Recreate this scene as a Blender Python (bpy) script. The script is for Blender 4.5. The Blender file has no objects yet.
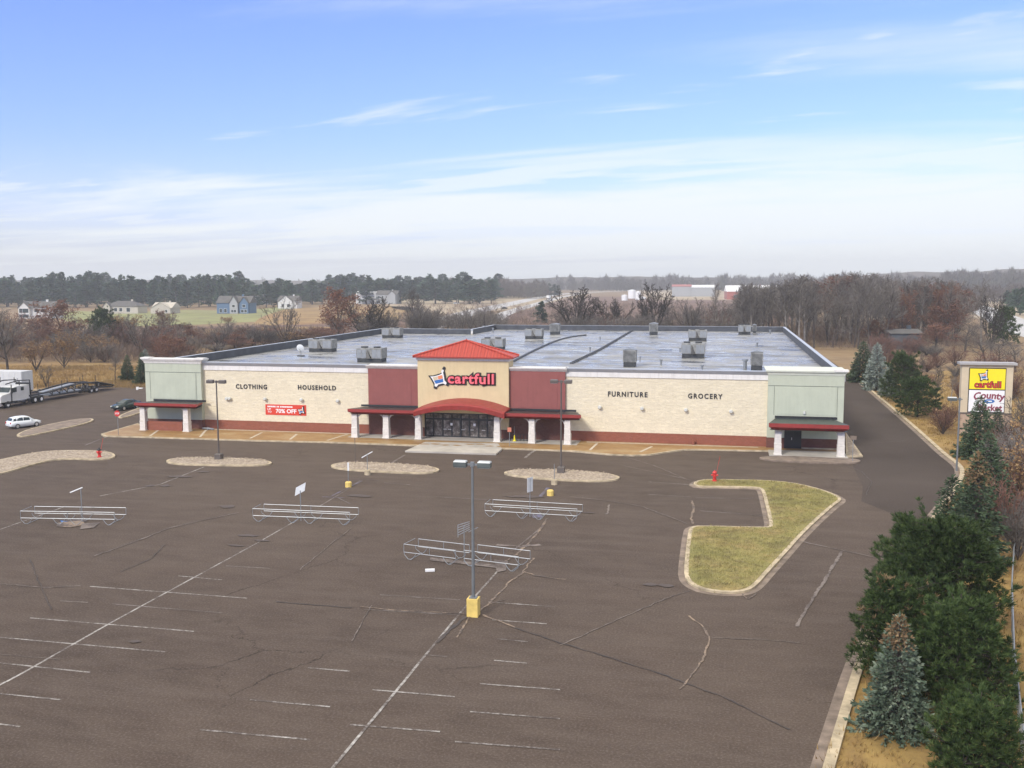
import bpy, math, random
import numpy as np
from mathutils import Vector, Matrix
random.seed(7)
scene = bpy.context.scene
COL = scene.collection
R_ = math.radians

# ------------------------------------------------------------------ camera
CAM_H, FPX, PITCH, ROLL, YAW = 18.5, 965.8, .1065, .0029, .2156
_sy, _cy = math.sin(YAW), math.cos(YAW)
_f0, _r0, _u0 = Vector((-_sy, _cy, 0)), Vector((_cy, _sy, 0)), Vector((0, 0, 1))
FWD = math.cos(PITCH)*_f0 - math.sin(PITCH)*_u0
_up = math.sin(PITCH)*_f0 + math.cos(PITCH)*_u0
UP = math.cos(ROLL)*_up + math.sin(ROLL)*_r0
RIGHT = math.cos(ROLL)*_r0 - math.sin(ROLL)*_up
camd = bpy.data.cameras.new('camera')
cam = bpy.data.objects.new('camera', camd); COL.objects.link(cam)
camd.sensor_width = 36; camd.lens = FPX*36/1024; camd.clip_end = 9000; camd.clip_start = .5
m = Matrix((RIGHT, UP, -FWD)).transposed().to_4x4(); m.translation = Vector((0, 0, CAM_H))
cam.matrix_world = m
scene.camera = cam

def ray(x, y): return FWD + RIGHT*((x-512)/FPX) + UP*((384-y)/FPX)
def G(x, y, z=0.):
    """plan position of a surveyed spot at height z"""
    d = ray(x, y); t = (z-CAM_H)/d.z
    return Vector((d.x*t, d.y*t, z))
def W(x, y, Y):
    d = ray(x, y); t = Y/d.y
    return Vector((d.x*t, Y, CAM_H+d.z*t))

# ------------------------------------------------------------------ light
SUN_EL, SUN_AZ = R_(38), R_(205)      # azimuth clockwise from +Y
scene.view_settings.view_transform = 'Standard'
scene.view_settings.look = 'None'
scene.view_settings.exposure = 1.0
scene.view_settings.gamma = 1
scene.view_settings.use_curve_mapping = False
w = bpy.data.worlds.new('World'); scene.world = w; w.use_nodes = True
wt = w.node_tree; N = wt.nodes; L = wt.links
for n in list(N): N.remove(n)
def wn(t, **k):
    n = N.new(t)
    for a, b in k.items(): setattr(n, a, b)
    return n
out = wn('ShaderNodeOutputWorld'); bg = wn('ShaderNodeBackground'); bg.inputs[1].default_value = .1
L.new(bg.outputs[0], out.inputs[0])
sky = wn('ShaderNodeTexSky', sky_type='NISHITA', sun_disc=False)
sky.sun_elevation = SUN_EL; sky.sun_rotation = SUN_AZ; sky.altitude = 200
sky.air_density = 1.2; sky.dust_density = 1.0; sky.ozone_density = 2.0
def wmath(op, a, b=None, c=None, clamp=False):
    n = wn('ShaderNodeMath', operation=op, use_clamp=clamp)
    for i, v in enumerate((a, b, c)):
        if v is None: continue
        if isinstance(v, (int, float)): n.inputs[i].default_value = v
        else: L.new(v, n.inputs[i])
    return n.outputs[0]
def wrange(v, a, b, c=0., d=1.):
    n = wn('ShaderNodeMapRange', interpolation_type='SMOOTHSTEP')
    L.new(v, n.inputs[0])
    for i, q in enumerate((a, b, c, d)): n.inputs[i+1].default_value = q
    return n.outputs[0]
tc = wn('ShaderNodeTexCoord')
rotn = wn('ShaderNodeVectorRotate', rotation_type='Z_AXIS'); rotn.inputs['Angle'].default_value = -YAW
L.new(tc.outputs['Generated'], rotn.inputs[0])
sep = wn('ShaderNodeSeparateXYZ'); L.new(rotn.outputs[0], sep.inputs[0])
DX, DY, DZ = sep.outputs
zz = wmath('ADD', wmath('MAXIMUM', DZ, 0.0), .055)
cx_ = wmath('DIVIDE', DX, zz); cy_ = wmath('DIVIDE', DY, zz)
def cloudnoise(sx, sy, off, scale, detail, shear=0., dist=0.):
    cmb = wn('ShaderNodeCombineXYZ')
    yy = wmath('ADD', cy_, wmath('MULTIPLY', cx_, shear))
    L.new(wmath('MULTIPLY', cx_, sx), cmb.inputs[0]); L.new(wmath('MULTIPLY', yy, sy), cmb.inputs[1]); cmb.inputs[2].default_value = off
    nz = wn('ShaderNodeTexNoise'); nz.inputs['Scale'].default_value = scale; nz.inputs['Detail'].default_value = detail
    nz.inputs['Roughness'].default_value = .58; nz.inputs['Distortion'].default_value = dist
    L.new(cmb.outputs[0], nz.inputs['Vector']); return nz.outputs[0]
n1 = cloudnoise(.22, .55, 3.1, 1.0, 8, .35, .5)
n2 = cloudnoise(.5, 1.1, 9.7, 1.7, 8, .5, .3)
veil = wrange(DZ, .015, .15, 1.0, 0.0)
side = wrange(DX, -.45, .5, -.05, .12)
lowb = wrange(DZ, .05, .17, .16, -.10)
cm = wrange(wmath('ADD', wmath('ADD', n1, lowb), side), .47, .74)
cm2 = wrange(wmath('ADD', wmath('ADD', n2, lowb), side), .53, .70)
cl = wmath('MULTIPLY', wmath('MAXIMUM', cm, wmath('MULTIPLY', cm2, .7)), .85)
hz = wrange(DZ, -.02, .075, .92, 0.0)
amt = wmath('MAXIMUM', wmath('MAXIMUM', cl, hz), wmath('MULTIPLY', veil, .36), clamp=True)
tint = wn('ShaderNodeMix', data_type='RGBA', blend_type='MULTIPLY'); tint.inputs[0].default_value = 1
L.new(sky.outputs[0], tint.inputs[6]); tint.inputs[7].default_value = (.62, .68, 1.14, 1)
mix = wn('ShaderNodeMix', data_type='RGBA')
L.new(amt, mix.inputs[0]); L.new(tint.outputs[2], mix.inputs[6]); mix.inputs[7].default_value = (5.0, 5.2, 5.2, 1)
# unseen cloud deck added overhead for soft light: brighter towards the zenith
deck = wn('ShaderNodeMix', data_type='RGBA'); L.new(wrange(DZ, .30, .62), deck.inputs[0]); L.new(mix.outputs[2], deck.inputs[6]); deck.inputs[7].default_value = (7.3, 7.0, 6.4, 1)
L.new(deck.outputs[2], bg.inputs[0])
TINT = tint

sd = bpy.data.lights.new('sun', 'SUN'); sd.energy = 1.5; sd.angle = R_(12); sd.color = (1, .95, .88)
so = bpy.data.objects.new('sun', sd); COL.objects.link(so)
sdir = Vector((math.sin(SUN_AZ)*math.cos(SUN_EL), math.cos(SUN_AZ)*math.cos(SUN_EL), math.sin(SUN_EL)))
so.rotation_euler = (-sdir).to_track_quat('-Z', 'Y').to_euler(); so.location = (0, -60, 90)

# ------------------------------------------------------------------ materials
class NT:
    def __init__(s, name):
        s.m = bpy.data.materials.new(name); s.m.use_nodes = True
        s.t = s.m.node_tree; s.b = s.t.nodes['Principled BSDF']
        s.co = s.t.nodes.new('ShaderNodeTexCoord').outputs['Object']
    def n(s, t, **k):
        q = s.t.nodes.new(t)
        for a, b in k.items(): setattr(q, a, b)
        return q
    def l(s, a, b): s.t.links.new(a, b)
    def noise(s, scale, detail=4, rough=.6, vec=None, stretch=None, dist=0.):
        q = s.n('ShaderNodeTexNoise'); q.inputs['Scale'].default_value = scale; q.inputs['Detail'].default_value = detail
        q.inputs['Roughness'].default_value = rough; q.inputs['Distortion'].default_value = dist
        v = vec or s.co
        if stretch:
            mp = s.n('ShaderNodeMapping'); mp.inputs['Scale'].default_value = stretch; s.l(v, mp.inputs[0]); v = mp.outputs[0]
        s.l(v, q.inputs['Vector']); return q.outputs[0]
    def ramp(s, fac, stops):
        q = s.n('ShaderNodeValToRGB'); e = q.color_ramp.elements
        while len(e) < len(stops): e.new(.5)
        for i, (p, c) in enumerate(stops): e[i].position = p; e[i].color = (*c, 1)
        s.l(fac, q.inputs[0]); return q.outputs[0]
    def mix(s, fac, a, b, mode='MIX'):
        q = s.n('ShaderNodeMix', data_type='RGBA', blend_type=mode)
        for i, v in ((0, fac), (6, a), (7, b)):
            if isinstance(v, (int, float)): q.inputs[i].default_value = v
            elif isinstance(v, tuple): q.inputs[i].default_value = (*v, 1)
            else: s.l(v, q.inputs[i])
        return q.outputs[2]
    def rng(s, v, a, b, c=0., d=1.):
        q = s.n('ShaderNodeMapRange'); s.l(v, q.inputs[0])
        for i, x in enumerate((a, b, c, d)): q.inputs[i+1].default_value = x
        return q.outputs[0]
    def col(s, c):
        if isinstance(c, tuple): s.b.inputs['Base Color'].default_value = (*c, 1)
        else: s.l(c, s.b.inputs['Base Color'])
    def rough(s, v):
        if isinstance(v, (int, float)): s.b.inputs['Roughness'].default_value = v
        else: s.l(v, s.b.inputs['Roughness'])
    def bump(s, v, st=.3, d=.02):
        q = s.n('ShaderNodeBump'); q.inputs['Strength'].default_value = st; q.inputs['Distance'].default_value = d
        s.l(v, q.inputs['Height']); s.l(q.outputs[0], s.b.inputs['Normal'])
def mul(c, k): return tuple(min(1, x*k) for x in c)
def simple(name, c, rough=.6, var=.18, scale=2., metal=0., bump=0., bscale=20, spec=None, streak=0.):
    t = NT(name); nz = t.noise(scale, 5); cc = t.ramp(nz, [(.3, mul(c, 1-var)), (.7, mul(c, 1+var))])
    if streak: cc = t.mix(t.rng(t.noise(1.6, 5, .7, stretch=(2.2, 2.2, .14)), .48, .72, 0, streak), cc, (c[0]*.42, c[1]*.42, c[2]*.40))
    t.col(cc); t.rough(rough)
    t.b.inputs['Metallic'].default_value = metal
    if spec is not None: t.b.inputs['Specular IOR Level'].default_value = spec
    if bump: t.bump(t.noise(bscale, 4), bump, .02)
    return t.m
def foliage(name, c1, c2, c3=None, objvar=.25, rough=.8, scale=.9):
    t = NT(name); nz = t.noise(scale, 3)
    col = t.ramp(nz, [(.3, c1), (.5, c2), (.72, c3 or c2)])
    oi = t.n('ShaderNodeObjectInfo')
    hs = t.n('ShaderNodeHueSaturation'); t.l(col, hs.inputs['Color'])
    t.l(t.rng(oi.outputs['Random'], 0, 1, 1-objvar, 1+objvar), hs.inputs['Value'])
    t.col(hs.outputs[0]); t.rough(rough); t.b.inputs['Specular IOR Level'].default_value = .2
    return t.m

M = {}
def build_materials():
    t = NT('asphalt')
    big = t.noise(.035, 6, .6); mid = t.noise(.35, 5, .65, stretch=(1, 2.2, 1)); fine = t.noise(9, 3, .7); fine2 = t.noise(2.3, 4, .7)
    c = t.ramp(big, [(.30, (.056, .041, .032)), (.5, (.078, .058, .046)), (.70, (.104, .080, .064))])
    pt = t.noise(.16, 3, .55, stretch=(1, 1.6, 1), dist=.4); c = t.mix(t.rng(pt, .53, .57, 0, .25), c, (.060, .046, .037)); tp = t.noise(.45, 3, .5, stretch=(.12, 1.6, 1)); c = t.mix(t.rng(tp, .52, .68, 0, .35), c, (.115, .092, .077))
    c = t.mix(t.rng(mid, .35, .65, 0, .5), c, (.118, .092, .074))
    c = t.mix(t.rng(fine2, .58, .75, 0, .35), c, (.06, .044, .036))
    c = t.mix(t.rng(fine, .50, .80, 0, .75), c, (.19, .155, .13))
    c = t.mix(t.rng(fine, .48, .25, 0, .5), c, (.045, .034, .028))
    wob = t.noise(.5, 4, .7); vv = t.n('ShaderNodeVectorMath', operation='MULTIPLY_ADD'); t.l(wob, vv.inputs[0]); vv.inputs[1].default_value = (2.6,2.6,0); t.l(t.co, vv.inputs[2])
    vo = t.n('ShaderNodeTexVoronoi', feature='DISTANCE_TO_EDGE'); vo.inputs['Scale'].default_value = .085; t.l(vv.outputs[0], vo.inputs['Vector'])
    ck = t.rng(vo.outputs[0], .0, .005, .8, 0); msk = t.rng(t.noise(.06, 3), .50, .60); cm_ = t.n('ShaderNodeMath', operation='MULTIPLY'); t.l(ck, cm_.inputs[0]); t.l(msk, cm_.inputs[1])
    c = t.mix(cm_.outputs[0], c, (.022, .017, .014))
    t.col(c); t.rough(t.rng(big, .3, .7, .75, .95)); t.bump(fine, .25, .01); t.b.inputs['Specular IOR Level'].default_value = .1
    M['asphalt'] = t.m
    t = NT('drive_asphalt')
    big = t.noise(.06, 6, .6); fine = t.noise(9, 3, .7)
    c = t.ramp(big, [(.32, (.052, .040, .033)), (.68, (.080, .063, .053))])
    c = t.mix(t.rng(fine, .50, .80, 0, .7), c, (.16, .14, .125)); c = t.mix(t.rng(fine, .48, .25, 0, .5), c, (.04, .032, .028))
    t.col(c); t.rough(.9); t.b.inputs['Specular IOR Level'].default_value = .1; t.bump(fine, .25, .01); M['asphalt2'] = t.m
    def paint(name, c, lo, hi, under=(.078, .058, .046)):
        t = NT(name); nz = t.noise(5, 5, .7); n2 = t.noise(.6, 3, .6)
        f = t.rng(t.mix(.5, nz, n2), lo, hi)
        t.col(t.mix(f, under, c)); t.rough(.7); return t.m
    M['line'] = paint('worn_white_paint', (.44, .415, .38), .44, .62)
    M['line_faint'] = paint('faded_white_paint', (.24, .21, .19), .46, .66)
    M['crack_tan'] = paint('sandy_crack_fill', (.26, .19, .13), .44, .56)
    M['crack_pale'] = paint('pale_crack_fill', (.19, .155, .13), .45, .56)
    M['crack_dark'] = paint('open_crack', (.035, .028, .024), .42, .58)
    M['stain_shade'] = paint('stain_and_shadow', (.07, .052, .044), .42, .66)
    M['blue_paint'] = paint('blue_parking_paint', (.17, .17, .27), .45, .62)
    t = NT('dry_ground')
    a = t.noise(.012, 6, .6); b = t.noise(.15, 6, .65); f = t.noise(3, 4, .7)
    c = t.ramp(a, [(.3, (.10, .065, .035)), (.45, (.19, .115, .05)), (.55, (.24, .155, .07)), (.7, (.15, .09, .05))])
    c = t.mix(t.rng(b, .4, .65, 0, .6), c, (.32, .24, .13)); c = t.mix(t.rng(f, .4, .7, 0, .4), c, (.09, .055, .035))
    t.col(c); t.rough(.95); t.bump(f, .5, .05); M['ground'] = t.m
    def grass(name, c1, c2, c3, s=.5):
        t = NT(name); a = t.noise(s*.3, 5, .6); b = t.noise(s*2.2, 6, .7); f = t.noise(14, 3, .7)
        c = t.ramp(a, [(.3, c1), (.5, c2), (.7, c3)])
        c = t.mix(t.rng(b, .42, .70, 0, .7), c, mul(c1, .62)); c = t.mix(t.rng(t.noise(s*.55, 6, .75, dist=.8), .47, .60, 0, .5), c, (mul(c1, .5)[0], mul(c1, .38)[1], mul(c1, .6)[2])); c = t.mix(t.rng(f, .4, .75, 0, .35), c, mul(c3, 1.25))
        t.col(c); t.rough(.95); t.bump(f, .8, .04); return t.m
    M['island_grass'] = grass('island_grass', (.19, .185, .055), (.28, .25, .08), (.33, .24, .10), 1.0)
    M['lawn'] = grass('lawn', (.20, .22, .07), (.25, .26, .09), (.30, .27, .12), .04)
    M['verge'] = grass('verge_grass', (.22, .14, .04), (.33, .225, .07), (.27, .15, .055), .4)
    M['field'] = grass('dry_field', (.24, .15, .05), (.33, .225, .085), (.28, .15, .05), .06)
    M['heath'] = grass('brown_field', (.125, .072, .045), (.18, .105, .07), (.21, .135, .085), .07)
    M['pale_field'] = grass('pale_field', (.36, .29, .18), (.42, .35, .24), (.34, .25, .15), .03)
    M['highway'] = simple('highway', (.44, .43, .42), .7, .12, .05)
    M['kerb'] = simple('kerb_concrete', (.42, .345, .23), .85, .38, 1.3, bump=.2)
    M['kerb_pink'] = simple('gutter_concrete', (.20, .155, .12), .9, .42, 1.1, bump=.2)
    M['concrete'] = simple('pale_concrete', (.40, .37, .32), .8, .2, .5, bump=.1)
    t = NT('stained_walk'); a = t.noise(.25, 5, .65, stretch=(1, 2, 1)); b = t.noise(2, 5, .7)
    c = t.ramp(a, [(.3, (.23, .125, .04)), (.5, (.30, .175, .065)), (.66, (.36, .25, .12))]); c = t.mix(t.rng(b, .5, .75, 0, .5), c, (.17, .09, .035))
    t.col(c); t.rough(.6); M['walk'] = t.m
    M['joint'] = simple('walk_joint', (.50, .43, .33), .8, .2, 3)
    # rocks on the islands
    t = NT('landscape_rock'); v = t.n('ShaderNodeTexVoronoi'); v.inputs['Scale'].default_value = 4.5; t.l(t.co, v.inputs['Vector'])
    c = t.mix(t.rng(t.noise(1.2, 4), .35, .65), (.33, .265, .195), (.46, .38, .29)); c = t.mix(t.rng(v.outputs['Distance'], .3, .65, 0, .6), c, (.17, .135, .105))
    t.col(c); t.rough(.9); M['rock'] = t.m
    # block walls
    def block(name, c, bw=.8, bh=.4, var=.10):
        t = NT(name); sp = t.n('ShaderNodeSeparateXYZ'); t.l(t.co, sp.inputs[0])
        ad = t.n('ShaderNodeMath', operation='ADD'); t.l(sp.outputs[0], ad.inputs[0]); t.l(sp.outputs[1], ad.inputs[1])
        cb = t.n('ShaderNodeCombineXYZ'); t.l(ad.outputs[0], cb.inputs[0]); t.l(sp.outputs[2], cb.inputs[1])
        br = t.n('ShaderNodeTexBrick'); t.l(cb.outputs[0], br.inputs['Vector'])
        br.inputs['Color1'].default_value = (*mul(c, 1+var), 1); br.inputs['Color2'].default_value = (*mul(c, 1-var), 1)
        br.inputs['Mortar'].default_value = (*mul(c, .86), 1); br.inputs['Scale'].default_value = 1
        br.inputs['Mortar Size'].default_value = .015; br.inputs['Brick Width'].default_value = bw; br.inputs['Row Height'].default_value = bh
        nz = t.noise(5, 5, .7); lg = t.noise(.25, 4)
        rl = t.noise(1.7, 4, .65, stretch=(1,1,2.6), dist=.7); col = t.mix(t.rng(nz, .3, .7, 0, .4), br.outputs[0], mul(c, .72)); col = t.mix(t.rng(rl, .42, .62, 0, .38), col, mul(c, .70)); col = t.mix(t.rng(lg, .3, .7, 0, .25), col, mul(c, 1.15))
        t.col(col); t.rough(.85); t.bump(t.mix(.5, nz, rl), 1.0, .12); return t.m
    M['cream'] = block('cream_split_face_block', (.74, .66, .485), .8, .4, .06)
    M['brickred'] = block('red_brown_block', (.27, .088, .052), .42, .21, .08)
    M['shadered'] = block('shaded_red_block', (.155, .062, .045), .42, .21, .12)  # red block darkened, the shade under the canopies put into its colour
    M['column'] = block('white_cut_stone', (.72, .68, .62), .5, .3, .10)
    M['tower'] = simple('tan_stucco', (.62, .50, .29), .8, .05, 1.0, bump=.1, streak=.14)
    M['pier'] = simple('maroon_panel', (.25, .075, .065), .7, .07, 1.2, streak=.16)
    M['sage'] = simple('sage_stucco', (.45, .48, .375), .8, .05, .8, streak=.13)
    M['darktop'] = simple('dark_canopy_roof', (.045, .032, .03), .5, .3, 1)
    M['sagedark'] = simple('green_standing_seam', (.04, .05, .042), .5, .15, 1)
    M['cornice'] = simple('white_cornice', (.72, .70, .66), .6, .05, 1, streak=.3)
    M['sagetrim'] = simple('pale_sage_trim', (.60, .62, .53), .6, .05, 1)
    M['coping'] = simple('grey_metal_cap', (.42, .45, .49), .4, .07, 1)
    M['flashing'] = simple('dark_parapet_flashing', (.05, .055, .065), .5, .4, .5)
    t = NT('red_tile_roof'); sp = t.n('ShaderNodeSeparateXYZ'); t.l(t.co, sp.inputs[0])
    wv = t.n('ShaderNodeTexWave'); wv.bands_direction = 'X'; wv.inputs['Scale'].default_value = .78; t.l(t.co, wv.inputs['Vector'])
    wz = t.n('ShaderNodeTexWave'); wz.bands_direction = 'Y'; wz.inputs['Scale'].default_value = .65; t.l(t.co, wz.inputs['Vector'])
    hh = t.n('ShaderNodeMath', operation='MAXIMUM'); t.l(wv.outputs[1], hh.inputs[0]); t.l(wz.outputs[1], hh.inputs[1])
    t.col(t.mix(t.rng(wv.outputs[1], .1, .9), (.36, .045, .03), (.46, .06, .038))); t.rough(.5); t.bump(hh.outputs[0], .4, .04); M['redtile'] = t.m
    M['fascia'] = simple('red_fascia', (.27, .030, .025), .5, .15, 1.5, streak=.3)
    M['canopytop'] = simple('red_canopy_roof', (.20, .04, .032), .5, .2, 1.2)
    # wet roof
    t = NT('wet_roof_membrane'); a = t.noise(.09, 6, .62, stretch=(.6, 1.6, 1)); b = t.noise(.8, 5, .65, stretch=(.5, 2.2, 1)); f = t.noise(.35, 5, .6)
    c = t.ramp(a, [(.3, (.10, .102, .102)), (.46, (.20, .20, .195)), (.62, (.30, .298, .285))]); c = t.mix(t.rng(b, .45, .7, 0, .6), c, (.42, .42, .41))
    c = t.mix(t.rng(b, .44, .30, 0, .85), c, (.045, .046, .047))
    t.col(c); t.rough(t.rng(f, .38, .62, .12, .6)); t.b.inputs['Specular IOR Level'].default_value = .38; t.bump(b, .08, .02); M['roof'] = t.m
    M['seam'] = simple('roof_seam', (.06, .065, .075), .6, .3, 1)
    t = NT('ponded_roof_patch'); a = t.noise(.9, 5, .7); t.col(t.ramp(a, [(.35, (.03, .031, .033)), (.55, (.075, .077, .08)), (.68, (.20, .20, .195))])); t.rough(t.rng(a, .4, .6, .12, .5)); M['pond'] = t.m
    M['hvac'] = simple('galvanised_cabinet', (.24, .24, .225), .55, .45, 1.6, .15)
    M['grille'] = simple('dark_grille', (.035, .038, .04), .6, .4, 3)
    M['black'] = simple('black_paint', (.015, .015, .016), .5, .2, 3)
    M['rubber'] = simple('tyre_rubber', (.02, .02, .02), .85, .2, 5)
    M['bronze'] = simple('bronze_pole', (.10, .085, .075), .5, .2, 1)
    M['greypole'] = simple('grey_pole', (.20, .215, .22), .45, .15, 1, .4)
    M['lamp_head'] = simple('lamp_housing', (.085, .10, .095), .45, .2, 1)
    M['lamp_top'] = simple('pale_lamp_top', (.50, .52, .50), .5, .1, 2)
    M['lens'] = simple('lamp_lens', (.55, .56, .52), .25, .1, 3)
    M['yellowbase'] = simple('yellow_painted_concrete', (.68, .50, .14), .7, .18, 1.8, bump=.2)
    M['galv'] = simple('galvanised_tube', (.27, .285, .295), .42, .15, 2, .35)
    M['truckwhite'] = simple('weathered_white_paint', (.58, .58, .56), .45, .08, .8)
    M['white'] = simple('white_paint', (.78, .78, .77), .4, .05, 1)
    M['whiteplate'] = simple('white_sign_plate', (.70, .72, .72), .4, .08, 2)
    M['carwhite'] = simple('white_car_paint', (.74, .77, .78), .2, .03, 1)
    M['cardark'] = simple('dark_green_car_paint', (.012, .03, .03), .15, .2, 1)
    M['glass'] = simple('tinted_glass', (.03, .045, .05), .08, .2, 1)
    t = NT('door_glass'); t.b.inputs['Roughness'].default_value = .1
    t.col(t.ramp(t.noise(1.6, 6, .7), [(.35, (.03, .028, .026)), (.5, (.12, .10, .09)), (.66, (.36, .33, .29))])); M['doorglass'] = t.m  # pale blotches paint interior reflections into the glass colour
    M['chrome'] = simple('bright_alloy', (.62, .63, .64), .3, .05, 1, .6)
    M['redlens'] = simple('red_tail_lens', (.45, .02, .02), .25, .05, 1)
    M['red'] = simple('red_paint', (.55, .03, .025), .45, .15, 2)
    M['orange'] = simple('orange_plate', (.50, .17, .10), .5, .1, 2)
    M['bannerred'] = simple('banner_red', (.60, .045, .02), .6, .06, 2)
    M['signred'] = simple('sign_letter_red', (.78, .07, .10), .35, .04, 2)
    M['signpink'] = simple('sign_letter_pink', (.82, .16, .19), .35, .04, 2)
    M['signyellow'] = simple('sign_yellow', (.86, .70, .02), .35, .03, 2)
    M['signblue'] = simple('sign_blue', (.03, .14, .40), .4, .04, 2)
    M['signorange'] = simple('sign_orange', (.70, .22, .10), .4, .04, 2)
    M['maroonletter'] = simple('maroon_letter', (.22, .03, .06), .5, .05, 2)
    M['signtan'] = simple('tan_sign_cladding', (.55, .46, .32), .7, .08, 1)
    M['signstone'] = simple('pinkish_sign_base', (.40, .29, .21), .85, .18, 2)
    M['signcap'] = simple('grey_sign_cap', (.36, .35, .34), .5, .1, 2)
    M['palebark'] = foliage('pale_grey_bark', (.12, .105, .09), (.20, .18, .155), (.30, .27, .235), .3, .95, .8)
    M['bark'] = foliage('grey_bark', (.055, .045, .038), (.085, .07, .06), (.12, .105, .09), .25, .95, 1.2)
    M['darkbark'] = foliage('dark_wet_bark', (.028, .023, .02), (.045, .037, .032), (.07, .06, .05), .2, .95, 1.2)
    M['twig'] = foliage('brown_grey_twigs', (.11, .095, .082), (.155, .138, .122), (.215, .192, .168), .25, .95, .3)
    M['twigred'] = foliage('reddish_twigs', (.12, .062, .048), (.17, .092, .07), (.20, .12, .09), .2, .95, .3)
    M['leafrusset'] = foliage('russet_oak_leaves', (.12, .055, .036), (.17, .082, .052), (.21, .12, .075), .2, .9, .4)
    M['leaforange'] = foliage('orange_brown_leaves', (.22, .13, .06), (.30, .19, .09), (.36, .25, .13), .15, .9, .5)
    M['thicket'] = foliage('thicket_twigs', (.10, .07, .055), (.155, .11, .085), (.20, .15, .10), .1, .95, .05)
    M['pine'] = foliage('dark_pine_needles', (.012, .024, .007), (.036, .062, .018), (.105, .145, .045), .12, .7, 3.2)
    M['pinebrown'] = foliage('brown_pine_tips', (.13, .085, .04), (.21, .14, .075), (.28, .20, .11), .1, .8, 1.3)
    M['spruce'] = foliage('spruce_needles', (.030, .052, .026), (.062, .095, .048), (.12, .165, .095), .15, .7, 1.3)
    M['bluespruce'] = foliage('blue_spruce_needles', (.04, .062, .038), (.095, .13, .088), (.21, .24, .175), .12, .7, 1.6)
    M['silver'] = foliage('silver_spruce_needles', (.09, .12, .10), (.22, .26, .225), (.42, .46, .40), .12, .7, 1.6)
    M['farpine'] = foliage('far_pine_needles', (.028, .055, .034), (.050, .088, .052), (.080, .125, .072), .3, .8, .15)
    M['farwood'] = foliage('far_bare_wood', (.085, .068, .058), (.12, .098, .085), (.10, .095, .075), .2, .95, .01)
    M['fartwig'] = foliage('far_twigs', (.10, .08, .07), (.14, .115, .10), (.16, .13, .11), .25, .95, .05)
    M['houseroof'] = simple('grey_shingles', (.10, .095, .09), .85, .15, .5)
    M['housetan'] = simple('tan_siding', (.46, .42, .35), .8, .05, .5)
    M['housewhite'] = simple('white_siding', (.58, .575, .555), .7, .04, .5)
    M['housegrey'] = simple('grey_siding', (.34, .35, .35), .8, .05, .5)
    M['houseblue'] = simple('blue_siding', (.085, .15, .24), .7, .05, .5)
    M['redmetal'] = simple('red_metal_roof', (.36, .11, .085), .5, .08, .3)
    M['shedwall'] = simple('dark_shed_siding', (.07, .085, .095), .8, .2, .4)
build_materials()

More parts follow.
